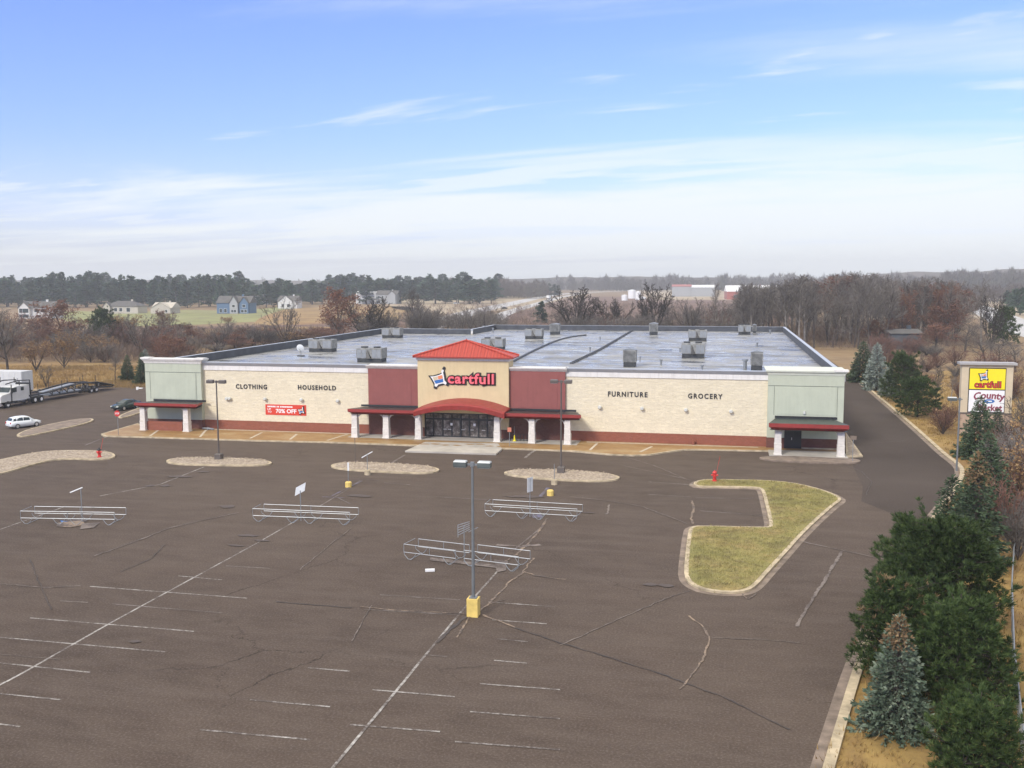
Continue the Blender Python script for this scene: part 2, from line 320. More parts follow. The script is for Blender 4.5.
# ------------------------------------------------------------------ mesh helpers
class MB:
    def __init__(s): s.v = []; s.f = []
    def add(s, v, f):
        o = len(s.v); s.v += [tuple(p) for p in v]; s.f += [tuple(i+o for i in q) for q in f]; return s
    def box(s, x0, x1, y0, y1, z0, z1):
        return s.add([(x0,y0,z0),(x1,y0,z0),(x1,y1,z0),(x0,y1,z0),(x0,y0,z1),(x1,y0,z1),(x1,y1,z1),(x0,y1,z1)],
                     [(0,3,2,1),(4,5,6,7),(0,1,5,4),(1,2,6,5),(2,3,7,6),(3,0,4,7)])
    def cbox(s, c, d, rz=0, bev=0):
        """box centred on c (bottom at c.z) size d rotated rz"""
        ca, sa = math.cos(rz), math.sin(rz); v = []
        for z in (0, d[2]):
            for x, y in ((-1,-1),(1,-1),(1,1),(-1,1)):
                X, Y = x*d[0]/2, y*d[1]/2; v.append((c[0]+X*ca-Y*sa, c[1]+X*sa+Y*ca, c[2]+z))
        return s.add(v, [(0,3,2,1),(4,5,6,7),(0,1,5,4),(1,2,6,5),(2,3,7,6),(3,0,4,7)])
    def prism(s, poly, z0, z1, top=True, bottom=False):
        n = len(poly); A = sum(poly[i][0]*poly[(i+1)%n][1]-poly[(i+1)%n][0]*poly[i][1] for i in range(n))
        if A < 0: poly = poly[::-1]
        v = [(p[0], p[1], z0) for p in poly]+[(p[0], p[1], z1) for p in poly]
        f = [(i, (i+1)%n, n+(i+1)%n, n+i) for i in range(n)]
        if top: f.append(tuple(range(n, 2*n)))
        if bottom: f.append(tuple(range(n-1, -1, -1)))
        return s.add(v, f)
    def sheet(s, poly, z):
        n = len(poly); A = sum(poly[i][0]*poly[(i+1)%n][1]-poly[(i+1)%n][0]*poly[i][1] for i in range(n))
        if A < 0: poly = poly[::-1]
        return s.add([(p[0], p[1], z) for p in poly], [tuple(range(n))])
    def tube(s, pts, rad, n=6, cap=True):
        pts = [Vector(p) for p in pts]
        if not isinstance(rad, (list, tuple)): rad = [rad]*len(pts)
        o = len(s.v); prev = None
        for i, p in enumerate(pts):
            d = (pts[min(i+1, len(pts)-1)]-pts[max(i-1, 0)])
            if d.length < 1e-6: d = Vector((0,0,1))
            d.normalize()
            a = d.orthogonal().normalized() if prev is None else (prev-d*prev.dot(d)).normalized()
            prev = a; b = d.cross(a)
            for k in range(n):
                t = 2*math.pi*k/n; q = p+(a*math.cos(t)+b*math.sin(t))*rad[i]; s.v.append(tuple(q))
        for i in range(len(pts)-1):
            for k in range(n):
                k2 = (k+1)%n; s.f.append((o+i*n+k, o+i*n+k2, o+(i+1)*n+k2, o+(i+1)*n+k))
        if cap:
            s.f.append(tuple(o+k for k in range(n-1, -1, -1))); s.f.append(tuple(o+(len(pts)-1)*n+k for k in range(n)))
        return s
    def cyl(s, x, y, z0, z1, r, n=12, r2=None): return s.tube([(x,y,z0),(x,y,z1)], [r, r if r2 is None else r2], n)
    def loft(s, rings, cap=True):
        n = len(rings[0]); o = len(s.v)
        for r in rings: s.v += [tuple(p) for p in r]
        for i in range(len(rings)-1):
            for k in range(n):
                k2 = (k+1)%n; s.f.append((o+i*n+k, o+i*n+k2, o+(i+1)*n+k2, o+(i+1)*n+k))
        if cap:
            s.f.append(tuple(o+k for k in range(n-1, -1, -1))); s.f.append(tuple(o+(len(rings)-1)*n+k for k in range(n)))
        return s
    def strip(s, pts, wdt, z=0., jit=0.):
        """flat ribbon on the ground following pts (x,y)"""
        o = len(s.v); n = len(pts)
        for i in range(n):
            a = Vector(pts[max(i-1, 0)][:2]); b = Vector(pts[min(i+1, n-1)][:2]); d = (b-a).normalized(); q = Vector((-d.y, d.x))
            ww = wdt/2*(1+random.uniform(-jit, jit)); p = Vector(pts[i][:2])
            s.v += [(p.x+q.x*ww, p.y+q.y*ww, z), (p.x-q.x*ww, p.y-q.y*ww, z)]
        for i in range(n-1): s.f.append((o+2*i+1, o+2*i+3, o+2*i+2, o+2*i))
        return s
    def build(s, name, mat, parent=None, smooth=False, label=None):
        off = parent_world(parent) if parent is not None else Vector((0,0,0))
        me = bpy.data.meshes.new(name)
        me.from_pydata([(a-off.x, b-off.y, c-off.z) for a, b, c in s.v], [], s.f)
        me.materials.append(M[mat] if isinstance(mat, str) else mat)
        if smooth: me.shade_smooth()
        me.update()
        o = bpy.data.objects.new(name, me); COL.objects.link(o)
        if parent is not None: o.parent = parent
        if label: o['label'] = label
        return o
def parent_world(p):
    v = Vector((0,0,0))
    while p is not None: v += Vector(p.location); p = p.parent
    return v
def tag(o, label=None, cat=None, group=None, kind=None):
    if label: o['label'] = label
    if cat: o['category'] = cat
    if group: o['group'] = group
    if kind: o['kind'] = kind
    return o
def empty(name, loc=(0,0,0), label=None, cat=None, group=None):
    o = bpy.data.objects.new(name, None); COL.objects.link(o); o.location = loc; o.empty_display_size = .3
    return tag(o, label, cat, group)
def recenter(o, base):
    base = Vector(base); me = o.data
    me.transform(Matrix.Translation(-base)); o.location = base; return o
def copy_tree(o, parent=None):
    c = o.copy(); COL.objects.link(c)
    if parent is not None: c.parent = parent
    for ch in o.children: copy_tree(ch, c)
    return c
def np_mesh(name, V, F, mat, parent=None):
    """V (n,3) array, F (m,3) triangle array"""
    me = bpy.data.meshes.new(name); V = np.asarray(V, np.float32); F = np.asarray(F, np.int32)
    me.vertices.add(len(V)); me.vertices.foreach_set('co', V.ravel())
    me.loops.add(F.size); me.loops.foreach_set('vertex_index', F.ravel())
    me.polygons.add(len(F)); me.polygons.foreach_set('loop_start', np.arange(0, F.size, F.shape[1], dtype=np.int32))
    me.update(calc_edges=True)
    me.materials.append(M[mat]); o = bpy.data.objects.new(name, me); COL.objects.link(o)
    if parent is not None: o.parent = parent
    return o
def structure(o, label=None): o['kind'] = 'structure'; return o
def text_mb(body, size, ext=.05, bold=.0, align='CENTER', bend=0., sx=1., shear=0., space=1.):
    cu = bpy.data.curves.new('t', 'FONT'); cu.body = body; cu.size = size; cu.extrude = ext; cu.offset = bold
    cu.align_x = align; cu.space_character = space; cu.shear = shear; cu.resolution_u = 3
    ob = bpy.data.objects.new('t', cu); COL.objects.link(ob); bpy.context.view_layer.update()
    me = bpy.data.meshes.new_from_object(ob.evaluated_get(bpy.context.evaluated_depsgraph_get()))
    v = [(p.co.x*sx, p.co.y + bend*(p.co.x*sx)**2, p.co.z) for p in me.vertices]; f = [tuple(q.vertices) for q in me.polygons]
    bpy.data.objects.remove(ob); bpy.data.curves.remove(cu); bpy.data.meshes.remove(me)
    return v, f
def wall_text(body, cx, cz, Y, width, height, ext=.05, bold=.0, bend=0., sx=1., rot=0., cap=True, shear=0., space=1., ref=False):
    """lettering standing upright, facing -y; fitted to width x height"""
    v, f = text_mb(body, 1., ext, bold, bend=bend, shear=shear, space=space)
    rv = text_mb(body, 1., ext, 0, bend=bend, shear=shear, space=space)[0] if ref else v
    xs = [p[0] for p in rv]; ys = [p[1] for p in rv]
    kx = width/(max(xs)-min(xs)); ky = height/(max(ys)-min(ys)); mx = (max(xs)+min(xs))/2; my = (max(ys)+min(ys))/2
    b = MB(); ca, sa = math.cos(rot), math.sin(rot); vv = []
    for p in v:
        X = (p[0]-mx)*kx; Z = (p[1]-my)*ky
        vv.append((cx+X*ca-Z*sa, Y-p[2], cz+X*sa+Z*ca))
    return b.add(vv, [q for q in f])
def px(pts, z=0.): return [tuple(G(x, y, z))[:2] for x, y in pts]
def smooth_poly(p, it=2):
    for _ in range(it):
        q = []
        for i in range(len(p)):
            a, b = p[i], p[(i+1)%len(p)]
            q += [(a[0]*.75+b[0]*.25, a[1]*.75+b[1]*.25), (a[0]*.25+b[0]*.75, a[1]*.25+b[1]*.75)]
        p = q
    return p
def inset(p, d):
    n = len(p); A = sum(p[i][0]*p[(i+1)%n][1]-p[(i+1)%n][0]*p[i][1] for i in range(n))
    if A < 0: p = p[::-1]
    out = []
    for i in range(n):
        a, b, c = Vector(p[i-1]), Vector(p[i]), Vector(p[(i+1)%n])
        e1 = (b-a); e2 = (c-b)
        if e1.length < 1e-5 or e2.length < 1e-5: continue
        e1.normalize(); e2.normalize(); n1 = Vector((-e1.y, e1.x)); n2 = Vector((-e2.y, e2.x))
        nn = n1+n2
        if nn.length < 1e-4: nn = n1
        nn.normalize(); k = d/max(.45, nn.dot(n1)); out.append(tuple(b+nn*k))
    return out
HAZE_D = .00030
# ================================================================== GROUND
g = MB().sheet([(-2600,-600),(2600,-600),(2600,2900),(-2600,2900)], -.05).build('ground', 'ground'); structure(g)
right_kerb = [tuple(G(*q))[:2] for q in [(853,376),(875,394.5),(900,415.5),(925,437.5),(944,455)]]
rk = right_kerb + [(23.2,104),(23.1,101),(22.3,97),(20.6,91.5),(18.4,85),(15.9,78),(13.2,70),(10.3,60.5),(8.1,53),(6.4,46.5),(4.9,40),(3.3,33),(1.5,24),(-1,12),(-4,-20)]
lot = rk + [(-260,-20),(-260,100)] + px([(-60,398),(0,392.5),(60,389.5),(100,382),(128,378.5),(147,376.5)]) + [(-98,260),(-60,275),(23.5,275)]
structure(MB().sheet(lot, 0).build('parking_lot', 'asphalt'))
# side drive and frontage lane, newer asphalt
drv = rk[:12] + [(15.2,76),(11.6,84)] + [(12.5,90),(13.05,103),(13.05,216),(23.4,230)]
structure(MB().sheet(drv, .004).build('side_drive', 'asphalt2'))
def curb_path(pts, wd, z0, z1):
    b = MB(); n = len(pts)
    rings = []
    for i in range(n):
        a = Vector(pts[max(i-1,0)]); c = Vector(pts[min(i+1,n-1)]); d = (c-a).normalized(); q = Vector((-d.y, d.x)); p = Vector(pts[i])
        l, r = p+q*wd/2, p-q*wd/2
        rings.append([(l.x,l.y,z0),(r.x,r.y,z0),(r.x,r.y,z1),(l.x,l.y,z1)])
    return b.loft(rings)
def smooth_open(p, it=2):
    for _ in range(it):
        q = [p[0]]
        for a, b in zip(p, p[1:]): q += [(a[0]*.75+b[0]*.25, a[1]*.75+b[1]*.25), (a[0]*.25+b[0]*.75, a[1]*.25+b[1]*.75)]
        p = q+[p[-1]]
    return p
rks = smooth_open(rk)
structure(curb_path([(x+.10,y) for x,y in rks], .42, -.04, .14).build('kerb', 'kerb'))
structure(curb_path([(x-.35,y) for x,y in rks], .45, -.04, .012).build('gutter', 'kerb_pink'))
lk = px([(-80,399),(-20,393.5),(0,392),(60,389),(100,381.5),(128,378),(147,376)])
structure(curb_path(smooth_open(lk), .4, -.04, .14).build('kerb', 'kerb'))
# ground covers beyond the lot
def patch(name, mat, pts, z=-.03, sm=1, world=False):
    p = pts if world else px(pts)
    return structure(MB().sheet(smooth_poly(p, sm), z).build(name, mat))
patch('verge', 'verge', [(x+.2,y) for x,y in right_kerb+rk[5:]] + [(10,-20),(12,30),(16.5,45),(19,60),(24,78),(27,95),(31,112),(34,135),(36,170),(37,190)], -.02, 0, True)
patch('slope', 'verge', [(30,100),(33,120),(35,160),(38,205),(62,230),(80,190),(60,120),(45,95)], -.028, 2, True)
patch('field', 'field', [(-150,394),(-60,394),(0,391),(60,388.5),(128,377.5),(146,375),(146,366),(100,363),(60,362),(0,364),(-150,370)], -.02, 0)
patch('lawn', 'lawn', [(60,322),(110,326),(180,325.5),(235,322.5),(330,318),(330,310.5),(290,306),(240,311),(180,309.5),(120,313),(60,310)], -.02)
patch('meadow', 'field', [(250,326),(330,324),(420,318),(420,306),(340,307),(290,308),(262,316)], -.01)
patch('heath', 'heath', [(60,350),(200,348),(420,330),(420,319),(300,324),(170,327),(60,330)], -.015)
patch('field', 'field', [(170,340),(240,335),(330,330),(330,326),(240,328),(170,329.5)], -.008)
patch('pale_field', 'pale_field', [(400,312),(470,315),(560,302),(560,297),(500,295.5),(430,296.5),(380,301)], -.01)
patch('heath', 'heath', [(440,335),(560,333),(800,333),(800,300),(640,297),(575,296),(500,318)], -.02)
hw = px([(380,345),(440,322),(470,312),(512,303.5),(540,297),(575,292.5),(640,290)])
structure(MB().strip(smooth_open(hw), 15, .02).build('highway', 'highway'))
structure(MB().strip(smooth_open([(x+22,y+4) for x,y in hw]), 9, .02).build('highway', 'highway'))
hw2 = px([(1130,352),(1060,340),(1024,329),(1000,317),(975,306),(945,299)])
structure(MB().strip(smooth_open(hw2), 17, .05).build('highway', 'highway'))
patch('pale_field', 'pale_field', [(940,311),(1000,323),(1130,345),(1130,305),(1010,296),(950,297)], -.005)
patch('pale_field', 'pale_field', [(620,300),(780,300),(780,290),(640,290)], -.005)

# ------------------------------------------------------------------ islands
def island(pts, fill, smooth=2, world=False, pink=False):
    p = smooth_poly(pts if world else px(pts, .13), smooth)
    if pink: structure(MB().prism(inset(p, -.38), -.02, .014).build('gutter', 'kerb_pink'))
    structure(MB().prism(p, -.02, .14).build('kerb', 'kerb'))
    structure(MB().prism(inset(p, .28), .10, .165).build('island', fill))
island([(164,460.5),(176,457.3),(230,457.5),(266,459.8),(274,463),(262,465.5),(205,465),(172,463.8)], 'rock')
island([(328,465),(345,461.5),(390,463),(432,466),(442,470),(428,473.5),(385,472),(338,469)], 'rock')
island([(500,472.5),(517,469),(560,469.5),(606,472.5),(624,477.5),(606,481.5),(560,480),(517,476.5)], 'rock')
island([(-60,483),(-60,472),(0,459.5),(34,452),(62,449.8),(108,450.5),(118,456),(104,459.8),(58,458),(28,465.5),(0,474)], 'rock', 2)
island([(14,435),(32,427.5),(80,418),(96,418.5),(88,423),(45,432.5),(22,437)], 'kerb_pink', 2)
island([(116,416.5),(140,407),(158,402),(160,406),(136,414),(122,418)], 'kerb_pink', 2)
isl = px([(692,483.5),(700,479.5),(716,479),(740,479.5),(765,480),(790,482),(812,486.5),(830,492),(841,497.5),(841,500.5),(834,505),(815,522),(799,538),(785,554),(770,570),(757,585),(748,590.5),(730,592.5),(705,590),(690,584),(684,576),(684.5,562),(688,531),(691,526.5),(700,525.3),(765,527),(770,526),(768,515),(762.5,492),(760,488),(752,487),(720,486.5),(698,486.5)], .13)
island(isl, 'island_grass', 1, True, True)
# rocks lying on the islands: uneven stones
rr = random.Random(3)
def rocks(pts, n, z=.15):
    b = MB(); p = px(pts)
    xs = [q[0] for q in p]; ys = [q[1] for q in p]; poly = p
    def inside(x, y):
        c = False; j = len(poly)-1
        for i in range(len(poly)):
            if (poly[i][1] > y) != (poly[j][1] > y) and x < (poly[j][0]-poly[i][0])*(y-poly[i][1])/(poly[j][1]-poly[i][1])+poly[i][0]: c = not c
            j = i
        return c
    k = 0
    while k < n:
        x, y = rr.uniform(min(xs), max(xs)), rr.uniform(min(ys), max(ys))
        if not inside(x, y): continue
        k += 1; s = rr.uniform(.05, .13); ang = rr.uniform(0, 6.28)
        v = []
        for (a, c_, e) in ((1,0,0),(0,1,0),(-1,0,0),(0,-1,0),(.5,.5,.8),(-.5,.4,.7),(-.4,-.5,.8),(.5,-.5,.6)):
            a *= s*rr.uniform(.7,1.2); c_ *= s*rr.uniform(.6,1.1); v.append((x+a*math.cos(ang)-c_*math.sin(ang), y+a*math.sin(ang)+c_*math.cos(ang), z+e*s*.6))
        b.add(v, [(4,5,6,7),(0,1,4),(1,5,4),(1,2,5),(2,6,5),(2,3,6),(3,7,6),(3,0,7),(0,4,7)])
    return tag(b.build('landscape_stones', 'rock'), kind='stuff')
rocks([(170,461),(180,458),(230,458.5),(264,460.5),(270,463),(205,464)], 520)
rocks([(334,465.5),(347,462.5),(390,464),(430,467),(436,470),(385,471),(340,468.5)], 520)
rocks([(506,473),(519,470),(560,470.5),(604,473.5),(618,477.5),(560,479),(519,475.5)], 560)
rocks([(0,462),(34,453.5),(62,451.5),(106,452),(112,456),(58,456.5),(28,463),(0,471)], 480)

# ------------------------------------------------------------------ painted lines, cracks
rc = random.Random(11)
def subdiv(pts, step, wob=0.):
    out = []
    for a, b in zip(pts, pts[1:]):
        a, b = Vector(a), Vector(b); n = max(1, int((b-a).length/step))
        for i in range(n): out.append(a.lerp(b, i/n))
    out.append(Vector(pts[-1]))
    return [(p.x+rc.uniform(-wob, wob), p.y+rc.uniform(-wob, wob)) for p in out]
LZ = [.008]
def line(mat, pts, wd=.11, name='painted_line', wob=0., jit=0., world=False):
    LZ[0] += .0004
    p = pts if world else px(pts)
    if name == 'pavement_crack': wd *= .62; jit *= .7
    structure(MB().strip(subdiv(p, 1.0 if wob == 0 else .35, wob), wd, LZ[0], jit).build(name, mat))
line('line', [(6,682),(25.4,671.5),(110.8,622.8),(176.6,587),(256,543.7),(298,519.5)], .13)
line('line_faint', [(320,506),(345,491),(360,480.5)], .12)
line('line', [(0,529.5),(64,507)], .12); line('line', [(100,496),(160,484.5),(204,467)], .13)
line('line', [(403,683),(412,671.5),(461,612),(505,563)], .13)
line('line_faint', [(515,549),(542,527)], .12)
for a, b, mt in [((90,586.5),(247,598.3),'line'),((30,618),(194,631.5),'line'),((0,637.5),(165,652),'line'),((-10,662),(90,672.5),'line'),((60,601),(88,602.5),'line_faint'),
                 ((112,604),(222,613),'line_faint'),((178,576),(222,580),'line'),((226,566),(270,568.5),'line_faint'),((364,609.5),(458,615),'line_faint'),((380,595),(460,600),'line_faint'),
                 ((488,602),(555,607),'line'),((492,620),(547,624),'line'),((497,639),(528,642),'line'),((494,660.5),(527,663.5),'line'),((308,668),(350,671.5),'line'),
                 ((425,655),(447,657),'line_faint'),((620,465),(700,482) ,'line_faint'),((648,494.5),(690,497),'line_faint'),((648,482),(693,485),'line'),((250,700),(330,707),'line'),((200,730),(310,740),'line'),
                 ((372,690),(455,697),'line'),((350,725),(440,732),'line'),((480,684),(560,690),'line'),((470,712),(560,719),'line'),((455,742),(560,750),'line'),((-20,692),(60,700),'line'),((-20,722),(20,727),'line'),
                 ((696,498),(760,499),'line_faint'),((700,511),(766,516),'line_faint'),((436,497),(540,503),'line_faint'),((70,443.5),(112,443.8),'line_faint')]:
    line(mt, [a, b], .11)
line('line', [(-60,718),(6,682)], .13); line('line', [(318,786),(403,683)], .13)
line('line', [(525,458),(531,453),(541,447.5)], .3); line('line_faint', [(388,466),(395,461),(405,455)], .25); line('line', [(104,438),(115,435)], .22); line('line_faint', [(85,445.5),(100,439.5)], .2)
line('blue_paint', [(332,496),(350,487),(362,481)], .18); line('blue_paint', [(322,497),(345,498)], .14); line('line_faint', [(352,479),(378,480.5)], .12); line('line_faint', [(384,483),(410,485)], .12)
line('blue_paint', [(540,497),(548,488)], .3); line('line_faint', [(338,498),(350,504)], .14)
# weathered joints and cracks
line('crack_pale', [(95,556),(140,540),(170,528),(205,520),(238,513)], .22, 'pavement_crack', .05, .5)
line('crack_pale', [(0,584),(45,588),(80,586)], .16, 'pavement_crack', .06, .6)
line('crack_tan', [(456,638),(470,617),(490,604),(505,600)], .16, 'pavement_crack', .05, .6)
line('crack_pale', [(570,497),(600,500),(640,506),(688,524)], .18, 'pavement_crack', .06, .6)
line('crack_pale', [(612,453),(655,466),(690,481)], .15, 'pavement_crack', .06, .6)
line('crack_tan', [(692,501),(694,508),(691,519),(693,524)], .28, 'pavement_crack', .04, .5)
line('crack_tan', [(548,518),(536,535),(520,552),(500,566)], .24, 'pavement_crack', .08, .7)
line('crack_tan', [(534,558),(522,573),(508,584),(489,604)], .20, 'pavement_crack', .08, .6)
line('crack_tan', [(522,571),(535,576),(566,580)], .20, 'pavement_crack', .08, .8)
line('crack_pale', [(498,545),(520,547),(540,545)], .5, 'pavement_crack', .12, .8)
line('crack_tan', [(360,607),(400,611),(440,613),(474,614.5)], .14, 'pavement_crack', .05, .6)
line('crack_dark', [(276,602),(310,605),(352,608)], .16, 'pavement_crack', .03, .5)
line('crack_dark', [(466,617),(450,630),(437,643)], .34, 'pavement_crack', .04, .5)
line('crack_tan', [(482,615),(500,622),(515,628)], .20, 'pavement_crack', .05, .6)
line('crack_dark', [(515,628),(560,643),(600,655),(655,672),(720,696),(790,730)], .13, 'pavement_crack', .05, .6)
line('crack_pale', [(560,646),(620,619),(665,599),(690,591)], .10, 'pavement_crack', .05, .6)
line('crack_tan', [(688,616),(704,628),(710,640),(704,658),(694,672),(680,690)], .15, 'pavement_crack', .05, .7)
line('crack_pale', [(712,638),(760,640),(800,643)], .09, 'pavement_crack', .04, .6)
line('crack_pale', [(794,540),(815,545),(840,550),(886,560)], .17, 'pavement_crack', .06, .6)
line('crack_pale', [(842,552),(828,575),(812,600),(797,627)], .3, 'pavement_crack', .05, .5)
line('crack_pale', [(838,428),(850,440)], .12, 'pavement_crack', .03, .6)
line('crack_dark', [(838,462),(862,472),(872,482),(866,495)], .10, 'pavement_crack', .06, .6)
line('crack_dark', [(848,402),(905,402)], .10, 'pavement_crack', .04, .6); line('crack_dark', [(852,445),(905,441)], .10, 'pavement_crack', .04, .6)
line('crack_dark', [(30,560),(40,585),(52,610)], .08, 'pavement_crack', .06, .6); line('crack_dark', [(120,572),(150,560),(165,545)], .08, 'pavement_crack', .06, .6)
line('crack_pale', [(352,641),(362,622),(372,606)], .09, 'pavement_crack', .05, .6); line('crack_pale', [(0,655),(60,660)], .07, 'pavement_crack', .04, .6)
line('crack_pale', [(610,505),(606,515)], .25, 'pavement_crack', .1, .6); line('crack_tan', [(742,594),(748,600),(756,594)], .15, 'pavement_crack', .05, .6)
line('crack_pale', [(300,570),(330,545),(352,528)], .08, 'pavement_crack', .05, .8)
for (x, y, a, b_) in [(178,477,2.0,.45),(187,477,.9,.4),(203,472,1.0,.4),(165,486,1.2,.5),(150,486,.8,.4),(248,536,1.6,.35),(262,541,1.0,.3),(515,497,1.8,.3),(560,470,1,.3),(588,513,1.2,.2),(650,585,1.0,.3),(665,586,.9,.3),(135,642,.6,.2),(236,546,1.2,.2),(228,507,1.3,.5),(360,496,2.4,.5),(530,497,2.6,.5),(300,517,3,.4),(75,521,2.5,.5)]:  # oil patches, and dark strips that paint the shadows of the cart corrals
    c = G(x, y); pts = [(c.x+a*.55*math.cos(t)*rc.uniform(.6,1.2), c.y+b_*math.sin(t)*rc.uniform(.6,1.2)) for t in [i*math.pi/6 for i in range(12)]]
    LZ[0] += .0004; structure(MB().sheet(pts, LZ[0]).build('stain_and_shadow', 'stain_shade'))

# ------------------------------------------------------------------ sidewalk in front of the store
D = 109.2
walkpoly = px([(101,435),(104,437),(150,438.3),(250,441.5),(330,443.3),(400,446),(480,448.5),(570,452),(612,455.8),(634,456.6),(650,455.8),(668,453),(684,450.8),(700,450.6),(768,452)], 0) + [(12.9, D-1.9),(12.9,D+.3),(-72,D+.3),(-74.5,111.5)]
structure(MB().prism(walkpoly, -.02, .15).build('sidewalk_kerb', 'kerb'))
structure(MB().prism(inset(walkpoly, .3), .12, .156).build('sidewalk', 'walk'))
structure(MB().sheet([(-43.2,106.1),(-15.8,105.9),(-15.8,109.3),(-43.2,109.3)], .164).build('sidewalk', 'concrete'))
apron = px([(405,451),(496,453.8),(502,449),(498,443.5),(425,442)], .15)
structure(MB().prism(apron, -.01, .172).build('entrance_apron', 'concrete'))
for q in ([(250,438.5),(262,432.5)],[(327,440.5),(348,434)],[(590,450),(597,443.5)],[(200,437),(206,430)],[(150,436),(160,429)],[(640,452),(652,446.5)],[(290,439.5),(297,434)]):
    p = px(q, .16); MBj = MB().strip(subdiv(p, .5), .28, .168); structure(MBj.build('walk_joint', 'joint'))
structure(MB().strip([(-63,108.6),(-43.5,108.6)], .5, .166).build('walk_joint', 'joint')); structure(MB().strip([(-15,108.3),(4,108.5)], .45, .166).build('walk_joint', 'joint'))
for k in range(9):
    x = -34+k*1.25; y = rc.uniform(103.0, 104.8); pts = [(x+rc.uniform(.4,.7)*math.cos(t), y+.3*math.sin(t)*rc.uniform(.6,1.3)) for t in [i*math.pi/6 for i in range(12)]]
    structure(MB().sheet(pts, .176+k*.0005).build('damp_patch', 'walk'))
slab = smooth_poly(px([(754,457.5),(775,455.3),(850,457.5),(864,461),(850,463.3),(780,461)], .15), 2)
structure(MB().prism(slab, -.02, .15).build('sidewalk_kerb', 'kerb_pink'))
structure(MB().prism([(5.0,104.0),(12.9,103.6),(12.9,107.4),(5,107.2)], -.01, .16).build('sidewalk', 'concrete'))
tri = px([(845.5,432),(863,456),(846,456.5)], .13)
structure(MB().prism(tri, -.02, .14).build('kerb', 'kerb')); structure(MB().prism(inset(tri, .3), .1, .165).build('island', 'rock'))

# ================================================================== STORE BUILDING
store = empty('store_building', (-29, D, 0), 'long single storey cream block store with red tiled entrance tower and flat wet roof', 'building')
XL, XR, YB, YB2, XS = -71.15, 12.9, 215.5, 195.5, -51.5
foot = [(XL,D),(XR,D),(XR,YB),(XS,YB),(XS,YB2),(XL,YB2)]
def ring_wall(poly, thick, z0, z1, out=0.):
    o = inset(poly, -out) if out else poly; i_ = inset(poly, thick); b = MB(); n = len(poly)
    # make orders match
    A = sum(o[k][0]*o[(k+1)%n][1]-o[(k+1)%n][0]*o[k][1] for k in range(n))
    if A < 0: o = o[::-1]
    v = [(p[0],p[1],z) for z in (z0,z1) for p in o]+[(p[0],p[1],z) for z in (z0,z1) for p in i_]
    f = []
    def near(p): return min(range(n), key=lambda k: (o[k][0]-p[0])**2+(o[k][1]-p[1])**2)
    for k in range(n):
        k2 = (k+1)%n
        f.append((k,k2,n+k2,n+k)); 
    mp = {near(i_[k]): k for k in range(n)}
    for k in range(n):
        k2 = (k+1)%n; a, b2 = mp[k], mp[k2]
        f.append((2*n+b2, 2*n+a, 3*n+a, 3*n+b2)); f.append((n+k, n+k2, 3*n+b2, 3*n+a)); f.append((k2, k, 2*n+a, 2*n+b2))
    return b.add(v, f)
wall = ring_wall(foot, .35, .0, 7.9).build('wall', 'cream', store)
ring_wall(foot, .2, -.0, 1.28, .05).build('wall_base', 'brickred', store)
ring_wall(foot, .38, 7.55, 8.12, .10).build('cornice_band', 'cornice', store)
# flared metal cap
def cap_run(x0, x1, y0, mat_lo='coping'):
    b = MB(); prof = [(0,.0,8.12),(1,-.12,8.12),(2,-.42,8.46),(3,-.46,8.55),(4,.42,8.55),(5,.42,8.12)]
    b.loft([[(x, y0+p[1], p[2]) for p in prof] for x in (x0, x1)]); return b
cap_run(-63.7, -41.5, D).build('coping', 'coping', store); cap_run(-17.6, 4.9, D).build('coping', 'coping', store)
ring_wall(foot, .45, 8.125, 8.49, .06).build('parapet_cap', 'coping', store)
b = MB(); 
for (x0,y0,x1,y1) in ((XL+.46,D+.5,XL+.50,YB2-.46),(XR-.50,D+.5,XR-.46,YB-.46),(XS,YB-.50,XR-.5,YB-.46),(XL+.5,YB2-.50,XS,YB2-.46),(XS+.46,YB2,XS+.50,YB-.5)): b.box(x0,x1,y0,y1,7.3,8.46)
b.build('parapet_flashing', 'flashing', store)
roof = MB().sheet([(XL+.35,D+.35),(XR-.35,D+.35),(XR-.35,YB-.35),(XS+.35,YB-.35),(XS+.35,YB2-.35),(XL+.35,YB2-.35)], 7.4).build('roof', 'roof', store)
def rp(pts): return [tuple(G(x, y, 7.42))[:2] for x, y in pts]
b = MB()
for q in [[(360,351.5),(520,352.5),(655,354.5),(815,357)],[(540,362.5),(622,363.5),(680,365),(790,368)],[(250,354),(302,349.5)],[(480,340),(560,342),(700,345),(800,347)],[(600,333),(780,335.5)]]:
    b.strip(subdiv(rp(q), 2, .05), .22, 7.415, .5)
b.build('roof_seams', 'seam', roof)
b = MB(); pts = [Vector((*p, 7.5)) for p in smooth_open(rp([(513,362),(524,356),(540,348),(556,341),(572,337),(586,335.5)]))]; b.tube(pts, .17, 6); b.build('drain_pipe', 'seam', roof)
b = MB(); q = subdiv(rp([(572,363.5),(600,350),(632,331)]), 1.5)
for i, p in enumerate(q):
    b.cbox((p[0], p[1], 7.41), (.5, .9, .18), .0)
b.tube([(*p, 7.63) for p in q], .06, 5); b.build('gas_pipe', 'seam', roof)
